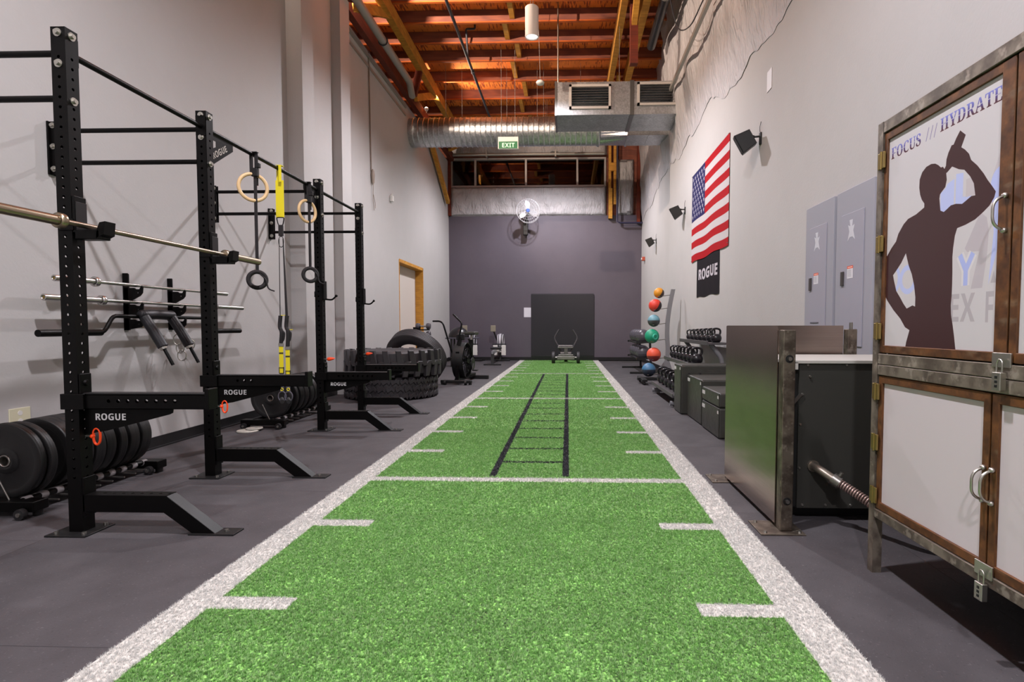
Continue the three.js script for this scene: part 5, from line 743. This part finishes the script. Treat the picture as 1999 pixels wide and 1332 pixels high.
    for (const [w, col] of [[64, '#cdc8cb'], [34, '#a3addd']]) { g.lineWidth = w; g.strokeStyle = col; g.beginPath(); g.moveTo(0.715 * W, 0.622 * Hh); g.lineTo(0.763 * W, 0.685 * Hh); g.lineTo(0.815 * W, 0.622 * Hh); g.moveTo(0.763 * W, 0.68 * Hh); g.lineTo(0.763 * W, 0.745 * Hh); g.stroke(); }
    g.fillStyle = '#aaa3a8'; fitText(g, 'EX', 'bold 100px sans-serif', 0.63, 0.842, 0.886, 0.112); fitText(g, 'F', 'bold 100px sans-serif', 0.905, 0.978, 0.89, 0.115);
    g.fillStyle = '#3a2022'; g.beginPath(); for (const q of [outer, h1.slice().reverse(), h2.slice().reverse()]) { q.forEach(([x, y], i) => i ? g.lineTo(x * W, y * Hh) : g.moveTo(x * W, y * Hh)); g.closePath(); } g.fill('evenodd');
    g.fillStyle = grad(g, 0.045, 0.105); g.fillStyle = '#5a5296'; 
    const lett = (s, f, x0, x1, y1, hgt) => { g.save(); g.font = f; const tw = g.measureText(s).width; g.translate(x0 * W, y1 * Hh); g.scale((x1 - x0) * W / tw, hgt * Hh / 72); const q = g.createLinearGradient(0, -72, 0, 0); q.addColorStop(0, '#7b80c8'); q.addColorStop(0.5, '#4b4288'); q.addColorStop(1, '#4a1c20'); g.fillStyle = q; g.fillText(s, 0, 0); g.strokeStyle = '#c2bdc0'; g.lineWidth = 3.5; g.beginPath(); g.moveTo(0, -38); g.lineTo(tw, -38); g.stroke(); g.restore(); };
    lett('FOCUS', 'bold 100px serif', 0.025, 0.342, 0.103, 0.053); lett('HYDRATE', 'bold 100px serif', 0.515, 0.985, 0.093, 0.054);
    g.strokeStyle = '#6a5f92'; g.lineWidth = 5; for (const k of [0, 1, 2]) { g.beginPath(); g.moveTo((0.388 + 0.037 * k) * W, 0.101 * Hh); g.lineTo((0.413 + 0.037 * k) * W, 0.046 * Hh); g.stroke(); }
  });
  const tR = canvas(W, Hh, (g) => { g.fillStyle = '#c2bdc0'; g.fillRect(0, 0, W, Hh); logo(g, 1.13); g.fillStyle = '#aaa3a8'; fitText(g, 'T', 'bold 100px sans-serif', 0.03, 0.14, 0.89, 0.115); });
  const panelM = S(0xc3babd, 0.32);
  const door = (label, z0, z1, y0, y1, tex, hingeZ, wa = 0.03, wb = 0.03) => { // wa: far stile, wb: near stile
    const w = 0.033, f0 = F - 0.007, f1 = F + 0.008;
    const d = part(c, 'door', [rb(f0, f1, y0, y0 + w, z0 + wa - 0.004, z1 - wb + 0.004, 0.003, 1), rb(f0, f1, y1 - w, y1, z0 + wa - 0.004, z1 - wb + 0.004, 0.003, 1), rb(f0 - 0.0005, f1, y0 + 0.001, y1 - 0.001, z0, z0 + wa, 0.003, 1), rb(f0 - 0.0005, f1, y0 + 0.001, y1 - 0.001, z1 - wb, z1, 0.003, 1)], M.rust, label);
    part(d, 'door_panel', bx(F + 0.002, F + 0.007, y0 + 0.02, y1 - 0.02, z0 + wa - 0.01, z1 - wb + 0.01), panelM, 'white door panel');
    if (tex) printX(d, 'printed_film', F + 0.001, z0 + wa - 0.003, z1 - wb + 0.003, y0 + w - 0.002, y1 - w + 0.002, S(0xffffff, 0.3, 0, { map: tex }), 'printed white film with a dark figure drinking from a bottle');
    for (const t of [0.1, 0.5, 0.88]) part(d, 'hinge', [rb(X - 0.006, X + 0.002, y0 + t * (y1 - y0) - 0.035, y0 + t * (y1 - y0) + 0.035, hingeZ - 0.028, hingeZ - 0.004, 0.002, 1), rb(X - 0.008, X + 0.002, y0 + t * (y1 - y0) - 0.035, y0 + t * (y1 - y0) + 0.035, hingeZ + 0.004, hingeZ + 0.022, 0.002, 1), cyl([X - 0.007, y0 + t * (y1 - y0) - 0.038, hingeZ], [X - 0.007, y0 + t * (y1 - y0) + 0.038, hingeZ], 0.005, 0.005, 10)], M.brass);
    return d;
  };
  const pull = (d, z, y, o = 0) => part(d, 'pull_handle', [pipe([[F - 0.012, y + 0.052, z], [F - 0.05, y + 0.045, z - o], [F - 0.05, y - 0.045, z - o], [F - 0.012, y - 0.052, z]], 0.0045, 10, 0.036), sph([F - 0.014, y + 0.054, z], 0.0095), sph([F - 0.014, y - 0.054, z], 0.0095)], M.zinc, 'curved steel pull');
  const d1 = door('upper left door with rust-brown frame', -2.516, zU - 0.004, 0.986, 1.932, tL, -2.519, 0.024, 0.054); pull(d1, -1.82, 1.455);
  const d2 = door('upper right door with rust-brown frame', zU + 0.004, -1.164, 0.986, 1.932, tR, -1.16, 0.03, 0.03);
  const d3 = door('lower left door with rust-brown frame', -2.516, zM - 0.004, 0.296, 0.886, null, -2.519); pull(d3, -1.872, 0.585);
  const d4 = door('lower right door with rust-brown frame', zM + 0.004, -1.164, 0.296, 0.886, null, -1.16); pull(d4, -1.834, 0.585);
  for (const [y, n, zH] of [[1.0, 'upper', zU - 0.012], [0.31, 'lower', zM]]) {
    part(c, 'hasp', [rb(X - 0.004, X + 0.003, y - 0.028, y + 0.018, zH - 0.038, zH + 0.04, 0.002, 1)], M.zinc, 'steel hasp plate');
    const p = thing('padlock', 'silver combination padlock on the ' + n + ' hasp of the cabinet', 'padlock', [X - 0.015, y - 0.08, zH + 0.012]);
    part(p, 'lock_body', rb(X - 0.026, X - 0.006, y - 0.1, y - 0.042, zH - 0.006, zH + 0.03, 0.003, 2), M.zinc); part(p, 'shackle', tube([[X - 0.016, y - 0.045, zH + 0.001], [X - 0.016, y - 0.012, zH + 0.002], [X - 0.016, y - 0.002, zH + 0.012], [X - 0.016, y - 0.012, zH + 0.023], [X - 0.016, y - 0.045, zH + 0.024]], 0.003, 24, 8), M.zinc);
    for (let k = 0; k < 3; k++) part(p, 'dial', [rb(X - 0.0275, X - 0.0255, y - 0.09 + k * 0.014, y - 0.081 + k * 0.014, zH + 0.008, zH + 0.018, 0.001, 1)], M.dark);
  }
}

scene.traverse((o) => { if (o.isMesh) { o.castShadow = true; o.receiveShadow = true; } });
renderer.render(scene, camera);
